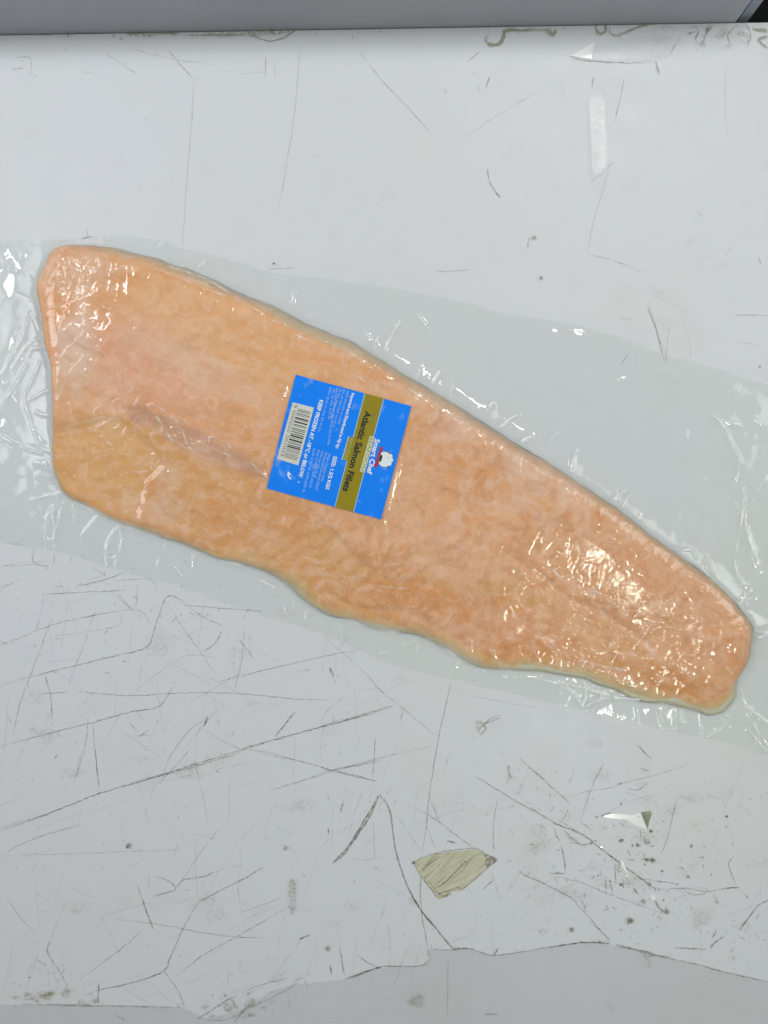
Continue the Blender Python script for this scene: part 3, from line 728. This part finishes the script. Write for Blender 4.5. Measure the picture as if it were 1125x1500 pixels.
def wear_obj(name, V, W, FF, mat, parent):
    o = mesh_obj(name, V, FF, mat, None)
    o.parent = parent
    a = o.data.attributes.new('wear', 'FLOAT_COLOR', 'POINT')
    arr = np.repeat(np.clip(np.array(W), 0, 1)[:, None], 4, 1).astype(np.float32); a.data.foreach_set('color', arr.ravel())
    return o
def soft_patch(name, poly, dark, mat, parent=table, feather=4, h=None):
    p = catmull(poly, 4) if len(poly) > 4 else np.array(poly, float); c = p.mean(0)
    if h is None: zc[0] += 1.2e-6; zz = zc[0]
    else: zz = h
    V = [P(c[0], c[1], zz)]; W = [dark]; FF = []; n = len(p)
    for k, (f, a) in enumerate(((.55, 1), (None, 1), (1, 0))):
        for q in p:
            dx, dy = q-c; L = math.hypot(dx, dy)+1e-9
            ff = f if f is not None else max(.56, 1-feather/L)
            j = random.uniform(-.5, .5) if f else 0
            V.append(P(c[0]+dx*ff+j, c[1]+dy*ff+j, zz)); W.append(dark*a)
    for i in range(n):
        j = (i+1) % n
        FF.append((0, 1+i, 1+j)); FF.append((1+i, 1+n+i, 1+n+j, 1+j)); FF.append((1+n+i, 1+2*n+i, 1+2*n+j, 1+n+j))
    return wear_obj(name, V, W, FF, mat, parent)
def za(l): return [(x/2.009, 750+y/2.009) for x, y in l]
def zb(l): return [(x/2.009, 1100+y/2.009) for x, y in l]
def zcx(l): return [(470+x/3.409, 1000+y/3.409) for x, y in l]
def zd(l): return [(470+x/3.409, 1140+y/3.409) for x, y in l]
def ze(l): return [(780+x/3.261, 1050+y/3.261) for x, y in l]
def zf(l): return [(560+x/1.991, 1350+y/1.991) for x, y in l]
def zg(l): return [(650+x/2.368, y/2.368) for x, y in l]
def zh(l): return [(x/2.5, y/2.5) for x, y in l]
def zj(l): return [(700+x/2.647, 450+y/2.647) for x, y in l]
I = lambda l: l
SCR = [
 # lower left, upper half
 (za, [(0, 510), (150, 470), (330, 425), (430, 398), (455, 340), (485, 258), (500, 246)], 1.3, .62), (za, [(490, 250), (520, 252), (600, 310), (670, 340)], 1.0, .5), (za, [(545, 275), (640, 282), (768, 292)], 1.0, .6), (za, [(495, 275), (560, 370), (640, 485)], .9, .4),
 (za, [(0, 392), (60, 370), (180, 325), (390, 288), (445, 328)], 1.0, .5), (za, [(130, 242), (250, 236), (375, 230)], 1.0, .55), (za, [(130, 230), (120, 300), (105, 355)], .9, .4), (za, [(155, 310), (120, 400), (90, 480), (60, 560), (38, 655)], 1.1, .5), (za, [(280, 290), (250, 380), (200, 510)], .9, .35),
 (za, [(220, 218), (290, 205), (365, 180)], 1.1, .6), (za, [(405, 215), (395, 285), (345, 240)], .9, .45), (za, [(160, 365), (260, 352), (345, 335), (358, 300)], .8, .4), (za, [(130, 475), (150, 550), (152, 610)], 1.4, .5), (za, [(225, 528), (380, 540), (540, 532), (700, 534), (860, 550), (965, 553)], 1.0, .6), (za, [(120, 535), (200, 530)], 1.1, .45),
 (za, [(0, 690), (150, 650), (270, 620), (380, 590), (460, 575), (490, 545), (505, 515)], 1.3, .6), (za, [(275, 620), (278, 690), (290, 800)], 1.0, .55), (za, [(260, 600), (250, 690), (215, 804)], 1.0, .5), (za, [(380, 800), (500, 765), (600, 735), (750, 688), (900, 645), (1030, 610), (1125, 580)], 1.3, .62), (za, [(700, 700), (860, 655), (1125, 588)], .9, .5),
 (za, [(655, 350), (630, 390), (600, 410)], 1.3, .65), (za, [(720, 345), (710, 440), (690, 520)], .9, .5), (za, [(735, 280), (712, 318)], 1.0, .5), (za, [(700, 370), (750, 435)], .9, .5), (za, [(640, 500), (780, 465), (930, 430), (1065, 402)], 1.0, .5), (za, [(960, 375), (1050, 450), (1125, 530)], .8, .4), (za, [(868, 588), (835, 630), (808, 662)], 1.7, .8), (za, [(970, 458), (982, 486)], 2.2, .75), (za, [(875, 468), (915, 463)], 1.0, .4),
 (za, [(612, 598), (600, 630)], 1.8, .75), (za, [(605, 610), (560, 640), (500, 720), (480, 780)], 1.0, .45), (za, [(440, 640), (408, 662)], 1.2, .5), (za, [(380, 620), (405, 648)], 1.0, .5), (za, [(540, 700), (640, 580)], .8, .35), (za, [(600, 640), (690, 690), (800, 710), (960, 755), (1110, 795)], .9, .45), (za, [(860, 800), (980, 760), (1125, 730)], .9, .5), (za, [(870, 660), (862, 790)], .7, .35), (za, [(1105, 660), (1095, 790)], .8, .4),
 (za, [(100, 105), (98, 148), (140, 160), (130, 175)], 1.2, .55), (za, [(160, 118), (158, 155)], 1.0, .5), (za, [(209, 130), (209, 150)], 1.3, .7), (za, [(30, 93), (75, 97)], 1.0, .45), (za, [(0, 160), (60, 158), (100, 152)], .9, .4), (za, [(0, 225), (60, 200)], 1.0, .4), (za, [(500, 330), (520, 310)], 1.2, .55), (za, [(390, 540), (430, 500), (545, 425), (640, 430)], .8, .35), (za, [(325, 230), (400, 300)], .8, .4), (za, [(270, 160), (320, 195)], .8, .35), (za, [(330, 205), (440, 198), (460, 230)], .9, .4), (za, [(200, 270), (180, 400)], .7, .3), (za, [(500, 600), (470, 650), (360, 660)], .7, .3), (za, [(560, 560), (660, 500), (720, 470)], .8, .35),
 # lower left, lower half
 (zb, [(0, 235), (130, 190), (280, 130), (430, 85), (600, 38), (720, 0)], 1.4, .62), (zb, [(0, 228), (150, 180), (300, 122)], .9, .45), (zb, [(10, 304), (90, 262), (240, 215)], 1.0, .5), (zb, [(0, 308), (200, 303), (400, 295), (560, 290)], .8, .38), (zb, [(280, 0), (293, 118)], 1.1, .5), (zb, [(240, 0), (222, 80)], 1.0, .45), (zb, [(650, 222), (590, 300), (520, 405)], .9, .45), (zb, [(458, 368), (505, 388), (513, 410), (450, 428)], 1.4, .7), (zb, [(520, 400), (545, 378), (600, 370), (630, 354)], 1.3, .65),
 (zb, [(416, 430), (432, 475), (452, 525)], 1.9, .85), (zb, [(405, 395), (415, 430)], 1.0, .5), (zb, [(438, 365), (438, 405)], .9, .5), (zb, [(583, 445), (650, 410), (720, 375), (775, 342)], 1.4, .68), (zb, [(583, 445), (540, 520), (500, 610), (478, 650), (380, 685), (290, 705), (250, 720)], 1.4, .65), (zb, [(292, 680), (288, 742)], 1.7, .7), (zb, [(480, 645), (520, 700), (545, 757)], 1.1, .55), (zb, [(845, 460), (760, 510), (690, 550), (600, 600), (515, 665)], 1.1, .55), (zb, [(330, 495), (450, 508), (600, 535), (700, 548), (785, 550)], .9, .5), (zb, [(420, 525), (360, 580), (280, 640), (230, 675)], 1.0, .5), (zb, [(700, 400), (710, 482)], .8, .4), (zb, [(712, 475), (830, 432)], .9, .5),
 (zb, [(20, 430), (60, 490), (100, 530)], 1.0, .5), (zb, [(148, 560), (140, 595), (170, 640), (200, 695)], 1.2, .6), (zb, [(105, 610), (140, 635)], 1.0, .5), (zb, [(1115, 130), (1090, 190), (1050, 250), (1020, 295), (980, 332)], 2.0, .8), (zb, [(1010, 145), (1003, 180)], 2.4, .6), (zb, [(965, 225), (968, 245)], 2.2, .75), (zb, [(965, 128), (966, 146)], 1.5, .6), (zb, [(790, 118), (900, 85), (1000, 55), (1125, 28)], 1.0, .5), (zb, [(760, 5), (900, 35), (1000, 65), (1110, 90)], 1.0, .5), (zb, [(570, 30), (595, 120), (612, 220)], .8, .35), (zb, [(470, 90), (520, 40), (555, 0)], 1.1, .5), (zb, [(1000, 585), (1012, 660)], 1.0, .5), (zb, [(970, 632), (976, 658)], 1.6, .7), (zb, [(880, 555), (910, 540)], 1.8, .65), (zb, [(895, 545), (815, 650)], .8, .35), (zb, [(720, 705), (780, 685), (845, 670)], 1.2, .5), (zb, [(675, 645), (670, 690)], .9, .4), (zb, [(340, 775), (368, 795)], 1.4, .6), (zb, [(580, 790), (620, 765), (660, 738), (700, 720)], 1.8, .55), (zb, [(690, 800), (720, 760), (750, 745)], 2.0, .55), (zb, [(860, 690), (888, 665), (905, 700)], 1.3, .6),
 # middle bottom
 (zcx, [(650, 0), (620, 130), (585, 290), (545, 540), (525, 720), (505, 852)], 1.0, .62), (zcx, [(250, 0), (380, 105), (580, 270)], .9, .45), (zcx, [(0, 222), (180, 170), (370, 118)], 1.1, .55), (zcx, [(0, 215), (180, 163), (360, 112)], .8, .45), (zcx, [(0, 430), (140, 455), (280, 492)], 1.0, .5), (zcx, [(40, 440), (250, 390), (400, 350), (550, 318)], .9, .45), (zcx, [(272, 270), (262, 460)], .9, .45), (zcx, [(760, 460), (880, 535), (1000, 605), (1125, 670)], 1.1, .6), (zcx, [(545, 590), (570, 640), (595, 700)], 1.2, .6), (zcx, [(470, 625), (590, 695), (680, 765), (755, 820)], 1.0, .55), (zcx, [(525, 715), (575, 835)], .9, .45), (zcx, [(885, 580), (862, 700), (862, 840)], .9, .5), (zcx, [(990, 375), (1050, 430), (1125, 490)], 1.1, .55), (zcx, [(630, 790), (672, 800)], 2.2, .75), (zcx, [(410, 148), (395, 182)], 1.3, .6), (zcx, [(632, 375), (628, 408)], 1.3, .5), (zcx, [(750, 65), (900, 95), (1100, 130)], .8, .35), (zcx, [(890, 630), (1060, 600)], .8, .35), (zcx, [(0, 195), (50, 120), (130, 60)], .8, .35), (zcx, [(210, 540), (160, 680), (140, 780)], .7, .35),
 (zcx, [(890, 160), (840, 185), (815, 210), (785, 240), (795, 258), (825, 230), (818, 205), (895, 175), (890, 160)], 1.4, .62), (zcx, [(940, 412), (935, 440), (950, 475), (985, 470)], 1.6, .55),
 (zd, [(285, 85), (245, 165), (190, 255), (130, 350), (60, 420)], 2.0, .8), (zd, [(290, 80), (330, 130), (352, 195), (358, 260), (370, 340), (395, 440), (440, 555), (500, 660), (570, 745), (655, 848)], 2.0, .8), (zd, [(440, 560), (500, 660), (580, 755), (655, 848)], 1.8, .6), (zd, [(655, 852), (735, 850)], 3.2, .6), (zd, [(505, 390), (498, 560), (505, 690), (520, 770), (540, 890)], 1.3, .68), (zd, [(380, 190), (440, 270), (495, 360)], .8, .4), (zd, [(260, 200), (270, 410)], .7, .35), (zd, [(805, 558), (865, 508)], 1.4, .6), (zd, [(850, 460), (895, 610)], .8, .4), (zd, [(990, 460), (1020, 485), (1125, 530)], 1.3, .6), (zd, [(325, 715), (345, 800), (342, 940)], .8, .4), (zd, [(95, 840), (120, 990)], 1.0, .5), (zd, [(180, 880), (230, 920), (290, 945)], 1.4, .6), (zd, [(140, 400), (230, 408), (325, 378)], .8, .35), (zd, [(865, 885), (888, 845)], 1.2, .55), (zd, [(550, 825), (552, 855)], 1.3, .6), (zd, [(330, 640), (300, 690)], .8, .35), (zd, [(855, 690), (860, 880)], .7, .3), (zd, [(408, 650), (415, 700)], 1.2, .5), (zd, [(45, 930), (55, 980)], 1.6, .65),
 # torn edge of the laminate sheet
 (zb, [(60, 745), (160, 748), (280, 750), (400, 752), (540, 757)], 1.8, .5), (zb, [(580, 788), (660, 792), (750, 750), (850, 700), (880, 680)], 1.5, .45), (zb, [(1025, 668), (1060, 655), (1125, 635)], 2.2, .65), (zd, [(120, 1000), (160, 995), (290, 945), (400, 940), (505, 935), (540, 900)], 1.5, .65), (zd, [(540, 855), (650, 858), (735, 850), (800, 870), (865, 885), (980, 872), (1100, 850)], 1.3, .62), (zf, [(450, 80), (530, 68), (600, 60), (668, 66)], 1.4, .62), (zf, [(680, 68), (740, 82), (800, 98), (860, 112)], 2.6, .7), (zf, [(860, 112), (930, 128), (1000, 148), (1125, 175)], 1.5, .65), (zf, [(192, 105), (190, 275)], 1.0, .5), (zf, [(295, 272), (338, 270)], 1.8, .5), (zf, [(605, 0), (640, 30), (668, 60)], 1.1, .5), (zf, [(325, 98), (338, 78)], 1.4, .6),
 # lower right
 (ze, [(345, 215), (300, 300), (260, 400), (230, 500)], 1.0, .55), (ze, [(0, 255), (90, 335), (185, 418)], 1.1, .55), (ze, [(0, 440), (110, 510), (220, 555), (290, 600), (400, 685), (500, 760), (590, 825)], 1.9, .68), (ze, [(120, 490), (200, 540), (270, 580), (285, 600), (240, 612), (200, 590), (150, 545)], 1.4, .6), (ze, [(105, 525), (115, 570), (140, 600)], 1.6, .55), (ze, [(160, 382), (270, 355), (370, 340), (420, 320), (560, 285), (680, 250), (760, 230)], .9, .48), (ze, [(500, 132), (535, 170), (572, 205)], 1.6, .7), (ze, [(695, 370), (675, 450), (655, 540), (635, 610), (610, 660)], 1.1, .58), (ze, [(135, 612), (150, 670), (160, 740)], 1.5, .65), (ze, [(80, 748), (158, 747)], 1.9, .6), (ze, [(80, 755), (220, 790), (360, 845), (500, 895), (620, 940)], 1.0, .52), (ze, [(0, 765), (90, 815), (180, 862), (230, 915), (290, 980), (360, 1060)], 1.2, .6), (ze, [(230, 875), (245, 900), (255, 935)], 1.2, .55), (ze, [(500, 770), (600, 785), (700, 798)], 1.3, .5), (ze, [(600, 825), (720, 818), (830, 835), (920, 822), (985, 815)], 1.1, .5), (ze, [(920, 820), (988, 815)], 2.6, .6), (ze, [(965, 665), (938, 700), (950, 750), (975, 808)], 1.3, .55), (ze, [(1125, 878), (1075, 905), (1030, 965), (990, 1018)], 1.9, .75), (ze, [(75, 1103), (160, 1090), (250, 1078), (370, 1082)], 1.8, .65), (ze, [(680, 1103), (830, 1110)], 1.6, .6), (ze, [(850, 1110), (870, 1080), (915, 1048)], 1.9, .62), (ze, [(860, 1060), (880, 1015)], 1.3, .5), (ze, [(370, 780), (385, 850)], 1.3, .55), (ze, [(350, 770), (352, 845)], 1.2, .5), (ze, [(395, 700), (400, 800)], 1.3, .55), (ze, [(440, 745), (465, 805)], 1.1, .5), (ze, [(580, 870), (610, 920), (645, 940)], 2.2, .65), (ze, [(720, 820), (760, 850), (820, 845), (835, 820), (780, 815)], 1.3, .5), (ze, [(170, 440), (150, 490), (135, 480)], 1.3, .55), (ze, [(230, 500), (255, 520), (290, 545)], 1.2, .5), (ze, [(330, 480), (345, 465), (400, 462)], 1.5, .5), (ze, [(430, 490), (455, 525)], 1.5, .55), (ze, [(515, 535), (520, 590)], 1.4, .5), (ze, [(530, 570), (545, 615)], 1.8, .6), (ze, [(460, 342), (510, 350), (545, 310)], 1.5, .58), (ze, [(515, 245), (560, 262)], 1.6, .5), (ze, [(430, 355), (560, 400)], .9, .4), (ze, [(385, 582), (450, 565)], .8, .35), (ze, [(830, 370), (920, 404)], .9, .35), (ze, [(450, 680), (488, 685)], 1.7, .6), (ze, [(1015, 845), (1030, 868)], 1.6, .55), (ze, [(985, 1040), (1020, 1075)], .9, .35),
 # upper right and middle right
 (zj, [(658, 0), (675, 40), (700, 120), (725, 215)], 1.2, .6), (zj, [(742, 80), (728, 210)], .9, .42), (zj, [(585, 178), (555, 222)], 1.0, .5), (zj, [(610, 160), (612, 220)], .8, .3), (zj, [(545, 40), (605, 50)], .9, .4), (zj, [(985, 30), (1125, 32)], 1.2, .4), (zj, [(1000, 135), (1080, 145)], .8, .3), (zj, [(790, 55), (820, 130), (825, 190)], .8, .28),
 (I, [(860, 372), (885, 378), (915, 388), (945, 400)], 1.0, .42), (I, [(895, 236), (880, 290), (868, 330), (860, 370)], .9, .33), (I, [(900, 236), (880, 255), (864, 268)], 1.1, .48), (I, [(915, 112), (908, 148), (900, 180)], 1.0, .48), (I, [(527, 76), (560, 118), (600, 160), (635, 200)], 1.0, .48), (I, [(790, 133), (735, 165), (680, 202)], .8, .35), (I, [(714, 247), (718, 268), (733, 290)], 1.8, .58), (I, [(718, 112), (712, 128)], 1.4, .6), (I, [(700, 126), (702, 134)], 1.2, .5), (I, [(284, 118), (280, 190), (273, 270), (268, 360)], .8, .42), (I, [(440, 62), (432, 160), (420, 240), (407, 312)], .8, .4), (I, [(245, 72), (262, 92), (284, 116)], 1.0, .48), (I, [(155, 78), (180, 95), (200, 108)], 1.0, .42), (I, [(188, 70), (240, 84), (300, 93)], .9, .38), (I, [(389, 82), (389, 110)], 1.1, .48), (I, [(402, 92), (403, 110)], 1.2, .5), (I, [(350, 108), (388, 106)], .8, .38), (I, [(1064, 90), (1062, 150), (1066, 205)], .8, .28), (I, [(961, 90), (966, 108)], 1.5, .6), (I, [(640, 398), (690, 395)], 1.3, .45), (I, [(390, 394), (436, 392)], 1.1, .4), (I, [(118, 350), (136, 346)], 1.6, .55), (I, [(126, 332), (129, 347)], 1.0, .45), (I, [(685, 90), (703, 75)], .9, .35), (I, [(950, 440), (978, 532)], .9, .2), (I, [(652, 130), (654, 138)], 1.1, .5), (I, [(870, 112), (867, 130)], 1.5, .5), (I, [(775, 347), (773, 364)], 1.6, .6), (I, [(1020, 308), (1030, 318)], 1.1, .4), (I, [(1110, 290), (1124, 285)], 1.0, .4), (I, [(1062, 375), (1072, 362)], .9, .35), (I, [(1110, 375), (1116, 388)], 1.4, .5),
 (zh, [(55, 212), (95, 207), (115, 220), (116, 265)], 1.1, .45), (zh, [(45, 253), (85, 248)], 1.2, .4), (zh, [(100, 262), (135, 280)], 1.0, .35), (zh, [(0, 135), (25, 152)], 1.0, .4), (zh, [(240, 170), (241, 188)], 1.0, .5), (zh, [(285, 258), (350, 270)], .9, .3),
 (zh, [(910, 128), (950, 140), (985, 150), (1040, 138), (1090, 102)], 1.9, .6), (zh, [(460, 124), (560, 122), (660, 123)], 2.4, .5), (zh, [(690, 130), (780, 127), (900, 128)], 1.8, .5), (zh, [(130, 126), (185, 126)], 2.2, .5),
 # putty drips and scuffs along the back edge
 (zg, [(150, 122), (145, 140), (165, 155), (195, 150), (208, 125), (215, 106), (300, 104), (375, 102)], 3.0, .62), (zg, [(355, 104), (380, 120), (388, 100)], 4.5, .6), (zg, [(528, 85), (530, 108), (545, 117), (562, 105), (560, 84)], 3.0, .65), (zg, [(580, 120), (600, 122), (650, 105), (700, 85), (740, 80)], 2.8, .55), (zg, [(575, 95), (580, 122)], 1.8, .5), (zg, [(440, 197), (500, 210), (600, 217), (690, 217)], 1.3, .55), (zg, [(780, 195), (800, 160), (822, 128)], 1.0, .45), (zg, [(735, 215), (745, 260)], 1.6, .6), (zg, [(920, 85), (905, 130), (892, 160)], 2.0, .55), (zg, [(860, 88), (885, 105), (868, 145)], 1.6, .5), (zg, [(1020, 85), (985, 120), (995, 155)], 1.6, .5), (zg, [(1050, 85), (1065, 120), (1050, 170)], 1.5, .5), (zg, [(1070, 100), (1125, 108)], 3.0, .5), (zg, [(1125, 125), (1092, 140), (1125, 168)], 2.6, .55), (zg, [(840, 118), (880, 108)], 1.6, .5), (zg, [(935, 85), (910, 115)], 1.8, .5), (zg, [(80, 220), (125, 178)], .9, .35),
]
for fn, l, wd, dk in SCR: ribbon(fn(l), wd*(.80 if wd < 2.3 or fn not in (zg, zh) else 1.1), min(1, dk*(.95 if fn not in (zg, zh) else 1.25)), mat=M['putty'] if fn in (zg, zh) and wd >= 1.8 else None)
# small nicks and faint hairlines: too many to count
col3 = ([], [], [])
def nick(x, y, r, dk):
    a = random.uniform(0, math.pi); L = r*random.uniform(.6, 2.2)
    ribbon([(x-math.cos(a)*L, y-math.sin(a)*L), (x+random.uniform(-r, r)*.5, y+random.uniform(-r, r)*.5), (x+math.cos(a)*L, y+math.sin(a)*L)], random.uniform(.5, 1.0)*r*.6, dk, jitter=.2, taper=False, collect=col3)
def cluster(cx, cy, rx, ry, n, r0, r1, d0, d1):
    for _ in range(n): nick(random.gauss(cx, rx), random.gauss(cy, ry), random.uniform(r0, r1), random.uniform(d0, d1))
cluster(930, 1260, 75, 70, 130, .8, 2.4, .35, .8); cluster(960, 1340, 70, 40, 55, .8, 2.2, .3, .7); cluster(770, 1215, 40, 50, 45, .8, 2.0, .3, .75); cluster(200, 900, 150, 70, 130, .6, 1.8, .25, .6); cluster(200, 1080, 190, 80, 120, .6, 1.8, .25, .65); cluster(330, 1300, 220, 110, 110, .6, 1.8, .25, .6)
cluster(60, 1440, 60, 25, 50, .8, 2, .3, .6); cluster(350, 1465, 40, 14, 60, .8, 2.2, .3, .65); cluster(1070, 1385, 40, 25, 35, .8, 2, .3, .6); cluster(1040, 55, 70, 14, 40, .7, 1.8, .3, .6)
for _ in range(120): nick(random.uniform(0, 1125), random.uniform(60, 480), random.uniform(.5, 1.3), random.uniform(.2, .5))
for _ in range(150): nick(random.uniform(0, 1125), random.uniform(1100, 1490), random.uniform(.5, 1.4), random.uniform(.2, .55))
for _ in range(60): nick(random.uniform(0, 1125), edge_y(500)+random.gauss(3, 5), random.uniform(.8, 2.2), random.uniform(.3, .6))
for _ in range(280):
    big = random.random() < .72
    x = random.uniform(-30, 600) if big else random.uniform(600, 1125); y = random.uniform(815+max(0, x)*.26, 1470) if big else random.uniform(1110, 1400)
    a = math.radians(random.choice((-18, -18, -75, 28, -60, 88))+random.gauss(0, 9)); L = random.uniform(15, 90)
    ribbon([(x, y), (x+math.cos(a)*L*.5+random.gauss(0, 1.5), y+math.sin(a)*L*.5+random.gauss(0, 1.5)), (x+math.cos(a)*L, y+math.sin(a)*L)], random.uniform(.4, .7), random.uniform(.12, .34), jitter=.3, collect=col3)
fs = wear_obj('fine_scratches', col3[0], col3[1], col3[2], M['wear'], table); fs['kind'] = 'stuff'
# spots, stains and glossy patches with shapes of their own
for x, y, r, dk in [(188, 1239, 4.5, .9), (418, 1243, 4, .45), (838, 1362, 4.5, .75), (924, 1350, 5.5, .95), (956, 1261, 5, .85), (943, 1321, 4, .7), (977, 1336, 4, .8), (401, 386, 2.2, .95), (783, 348, 4, .65), (793, 407, 3.2, .6), (1113, 537, 2.2, .7), (480, 1390, 5, .75), (909, 1148, 3, .6), (950, 1235, 3, .6), (1050, 1321, 3, .6), (1008, 1285, 3, .6)]:
    soft_patch('grime_spot', [(x+r*random.uniform(.7, 1.3)*math.cos(k*math.pi/4), y+r*random.uniform(.7, 1.3)*math.sin(k*math.pi/4)) for k in range(8)], dk, M['wear'], feather=r*.5)
def smear(cx, cy, rx, ry, n, r0, r1, d0, d1):
    for _ in range(n):
        x, y = random.gauss(cx, rx), random.gauss(cy, ry); r_ = random.uniform(r0, r1); el = random.uniform(.35, .9); a0 = random.uniform(0, 6.28)
        soft_patch('rubbed_stain', [(x+r_*random.uniform(.55, 1.35)*math.cos(a0+k*.785), y+r_*el*random.uniform(.55, 1.35)*math.sin(a0+k*.785)) for k in range(8)], random.uniform(d0, d1), M['stain'], feather=r_*.6)
smear(60, 1460, 35, 6, 16, 4, 12, .45, .8); smear(345, 1478, 28, 8, 16, 4, 11, .4, .75)
smear(250, 1050, 220, 130, 22, 10, 34, .08, .20); smear(930, 1260, 90, 70, 22, 6, 26, .10, .28); smear(500, 1380, 250, 60, 14, 10, 30, .08, .18); smear(1040, 52, 60, 8, 12, 3, 9, .4, .7); smear(330, 49, 130, 3, 18, 2, 6, .4, .75); smear(1060, 430, 60, 90, 8, 8, 26, .06, .14)
soft_patch('rubbed_stain', zb([(850, 385), (868, 380), (872, 430), (866, 475), (850, 475)]), .75, M['stain'], feather=2)
soft_patch('rubbed_stain', zf([(70, 238), (100, 215), (120, 220), (115, 258), (100, 250)]), .75, M['stain'], feather=2)
soft_patch('rubbed_stain', zf([(740, 85), (800, 98), (785, 110), (780, 140), (768, 105)]), .7, M['stain'], feather=2)
soft_patch('rubbed_stain', zcx([(770, 190), (815, 190), (815, 215), (780, 245)]), .7, M['stain'], feather=2)
soft_patch('rubbed_stain', zcx([(930, 415), (945, 420), (955, 475), (930, 512), (938, 460)]), .8, M['stain'], feather=1.5)
soft_patch('rubbed_stain', ze([(150, 540), (215, 590), (225, 612), (180, 605)]), .7, M['stain'], feather=2)
soft_patch('rubbed_stain', ze([(410, 690), (450, 745), (410, 750), (395, 730)]), .65, M['stain'], feather=2)
soft_patch('rubbed_stain', [(270, 52), (300, 47), (350, 45), (400, 44), (440, 44), (400, 50), (330, 53)], .7, M['stain'], feather=3)
soft_patch('rubbed_stain', [(180, 52), (215, 48), (240, 50), (215, 55)], .7, M['stain'], feather=2)
soft_patch('glossy_patch', [(862, 140), (884, 138), (890, 180), (892, 240), (884, 262), (868, 264), (864, 220), (862, 180)], .42, M['gloss_film'], feather=16)
soft_patch('glossy_patch', zg([(442, 197), (520, 148), (620, 118), (780, 110), (820, 135), (790, 190), (700, 216), (600, 216), (500, 208)]), .30, M['gloss_film'], feather=8)
# chips: real pieces with thickness
def chip(name, pts, z1, mat): 
    o = prism(name, [P(x, y)[:2] for x, y in pts], Z0+.00012, z1, mat); o.parent = table; return o
def rough_poly(pts, j=.8, step=7):
    out = []
    for i in range(len(pts)):
        a, b = pts[i], pts[(i+1) % len(pts)]; n = max(1, int(math.hypot(b[0]-a[0], b[1]-a[1])/step))
        for k in range(n): t = k/n; out.append((a[0]+(b[0]-a[0])*t+random.uniform(-j, j), a[1]+(b[1]-a[1])*t+random.uniform(-j, j)))
    return out
patch_z = zd([(458, 420), (510, 392), (575, 374), (660, 366), (770, 351), (812, 372), (832, 400), (832, 445), (770, 505), (700, 560), (655, 562), (630, 590), (588, 603), (545, 545), (495, 475)])
chip('bare_fibre_patch', rough_poly(patch_z), Z0+.0003, M['fibre'])
zc[0] = Z0+.00034
for l, wd, dk in [([(495, 470), (545, 425), (605, 388)], 1.3, .6), ([(590, 545), (650, 490), (740, 400)], 1.4, .6), ([(560, 555), (700, 465), (770, 370)], 1.0, .45), ([(530, 515), (560, 540), (590, 575), (680, 545), (700, 555)], 1.5, .55), ([(458, 418), (495, 480), (545, 548), (588, 603)], 1.3, .6), ([(458, 420), (575, 374), (770, 351), (830, 398), (832, 445), (700, 562)], 1.2, .55), ([(830, 380), (850, 400), (880, 405), (850, 430), (830, 445)], 3.0, .6), ([(590, 440), (605, 468), (630, 450)], 1.5, .3), ([(590, 580), (625, 590), (650, 570)], 2.4, .45)]:
    ribbon(zd(l), wd*.85, dk)
soft_patch('grime_spot', [(604, 1262), (607, 1261), (608, 1265), (605, 1267), (602, 1265)], .95, M['wear'], feather=1); soft_patch('grime_spot', [(681, 1261), (683, 1261), (683, 1264), (681, 1264), (680, 1262)], .9, M['wear'], feather=.6)
soft_patch('rubbed_stain', zd([(815, 380), (850, 385), (885, 405), (850, 430), (828, 448)]), .9, M['stain'], feather=2)
chip('white_flake', rough_poly(ze([(335, 474), (380, 460), (470, 468), (512, 455), (545, 538), (485, 516), (450, 490), (380, 484)]), .4), Z0+.0003, M['flake'])
chip('grey_flake', rough_poly(ze([(516, 456), (560, 446), (570, 460), (556, 500), (549, 536)]), .4), Z0+.0002, M['grime'])
chip('white_flake', rough_poly(ze([(421, 682), (432, 690), (456, 744), (424, 740)]), .3), Z0+.0003, M['flake'])
chip('white_flake', rough_poly(ze([(560, 848), (585, 850), (588, 872), (562, 875)]), .3), Z0+.0003, M['flake'])
chip('lifted_flake_glare', rough_poly(zg([(440, 197), (523, 149), (516, 178), (512, 207)]), .15, 12), Z0+.0006, M['flake'])  # peeled tip; its lamp glare is partly put into the white colour

for _ in range(26):
    x, y = random.gauss(930, 75), random.gauss(1265, 55); r0 = random.uniform(1.2, 4.2); n = random.randint(4, 6)
    if y < 1150: continue
    pts = [(x+r0*random.uniform(.5, 1.4)*math.cos(6.283*k/n), y+r0*random.uniform(.4, 1.1)*math.sin(6.283*k/n)) for k in range(n)]
    chip('paint_chip', pts, Z0+random.uniform(.0002, .0005), random.choice((M['grime'], M['grime'], M['flake'], M['chip_tan'])))
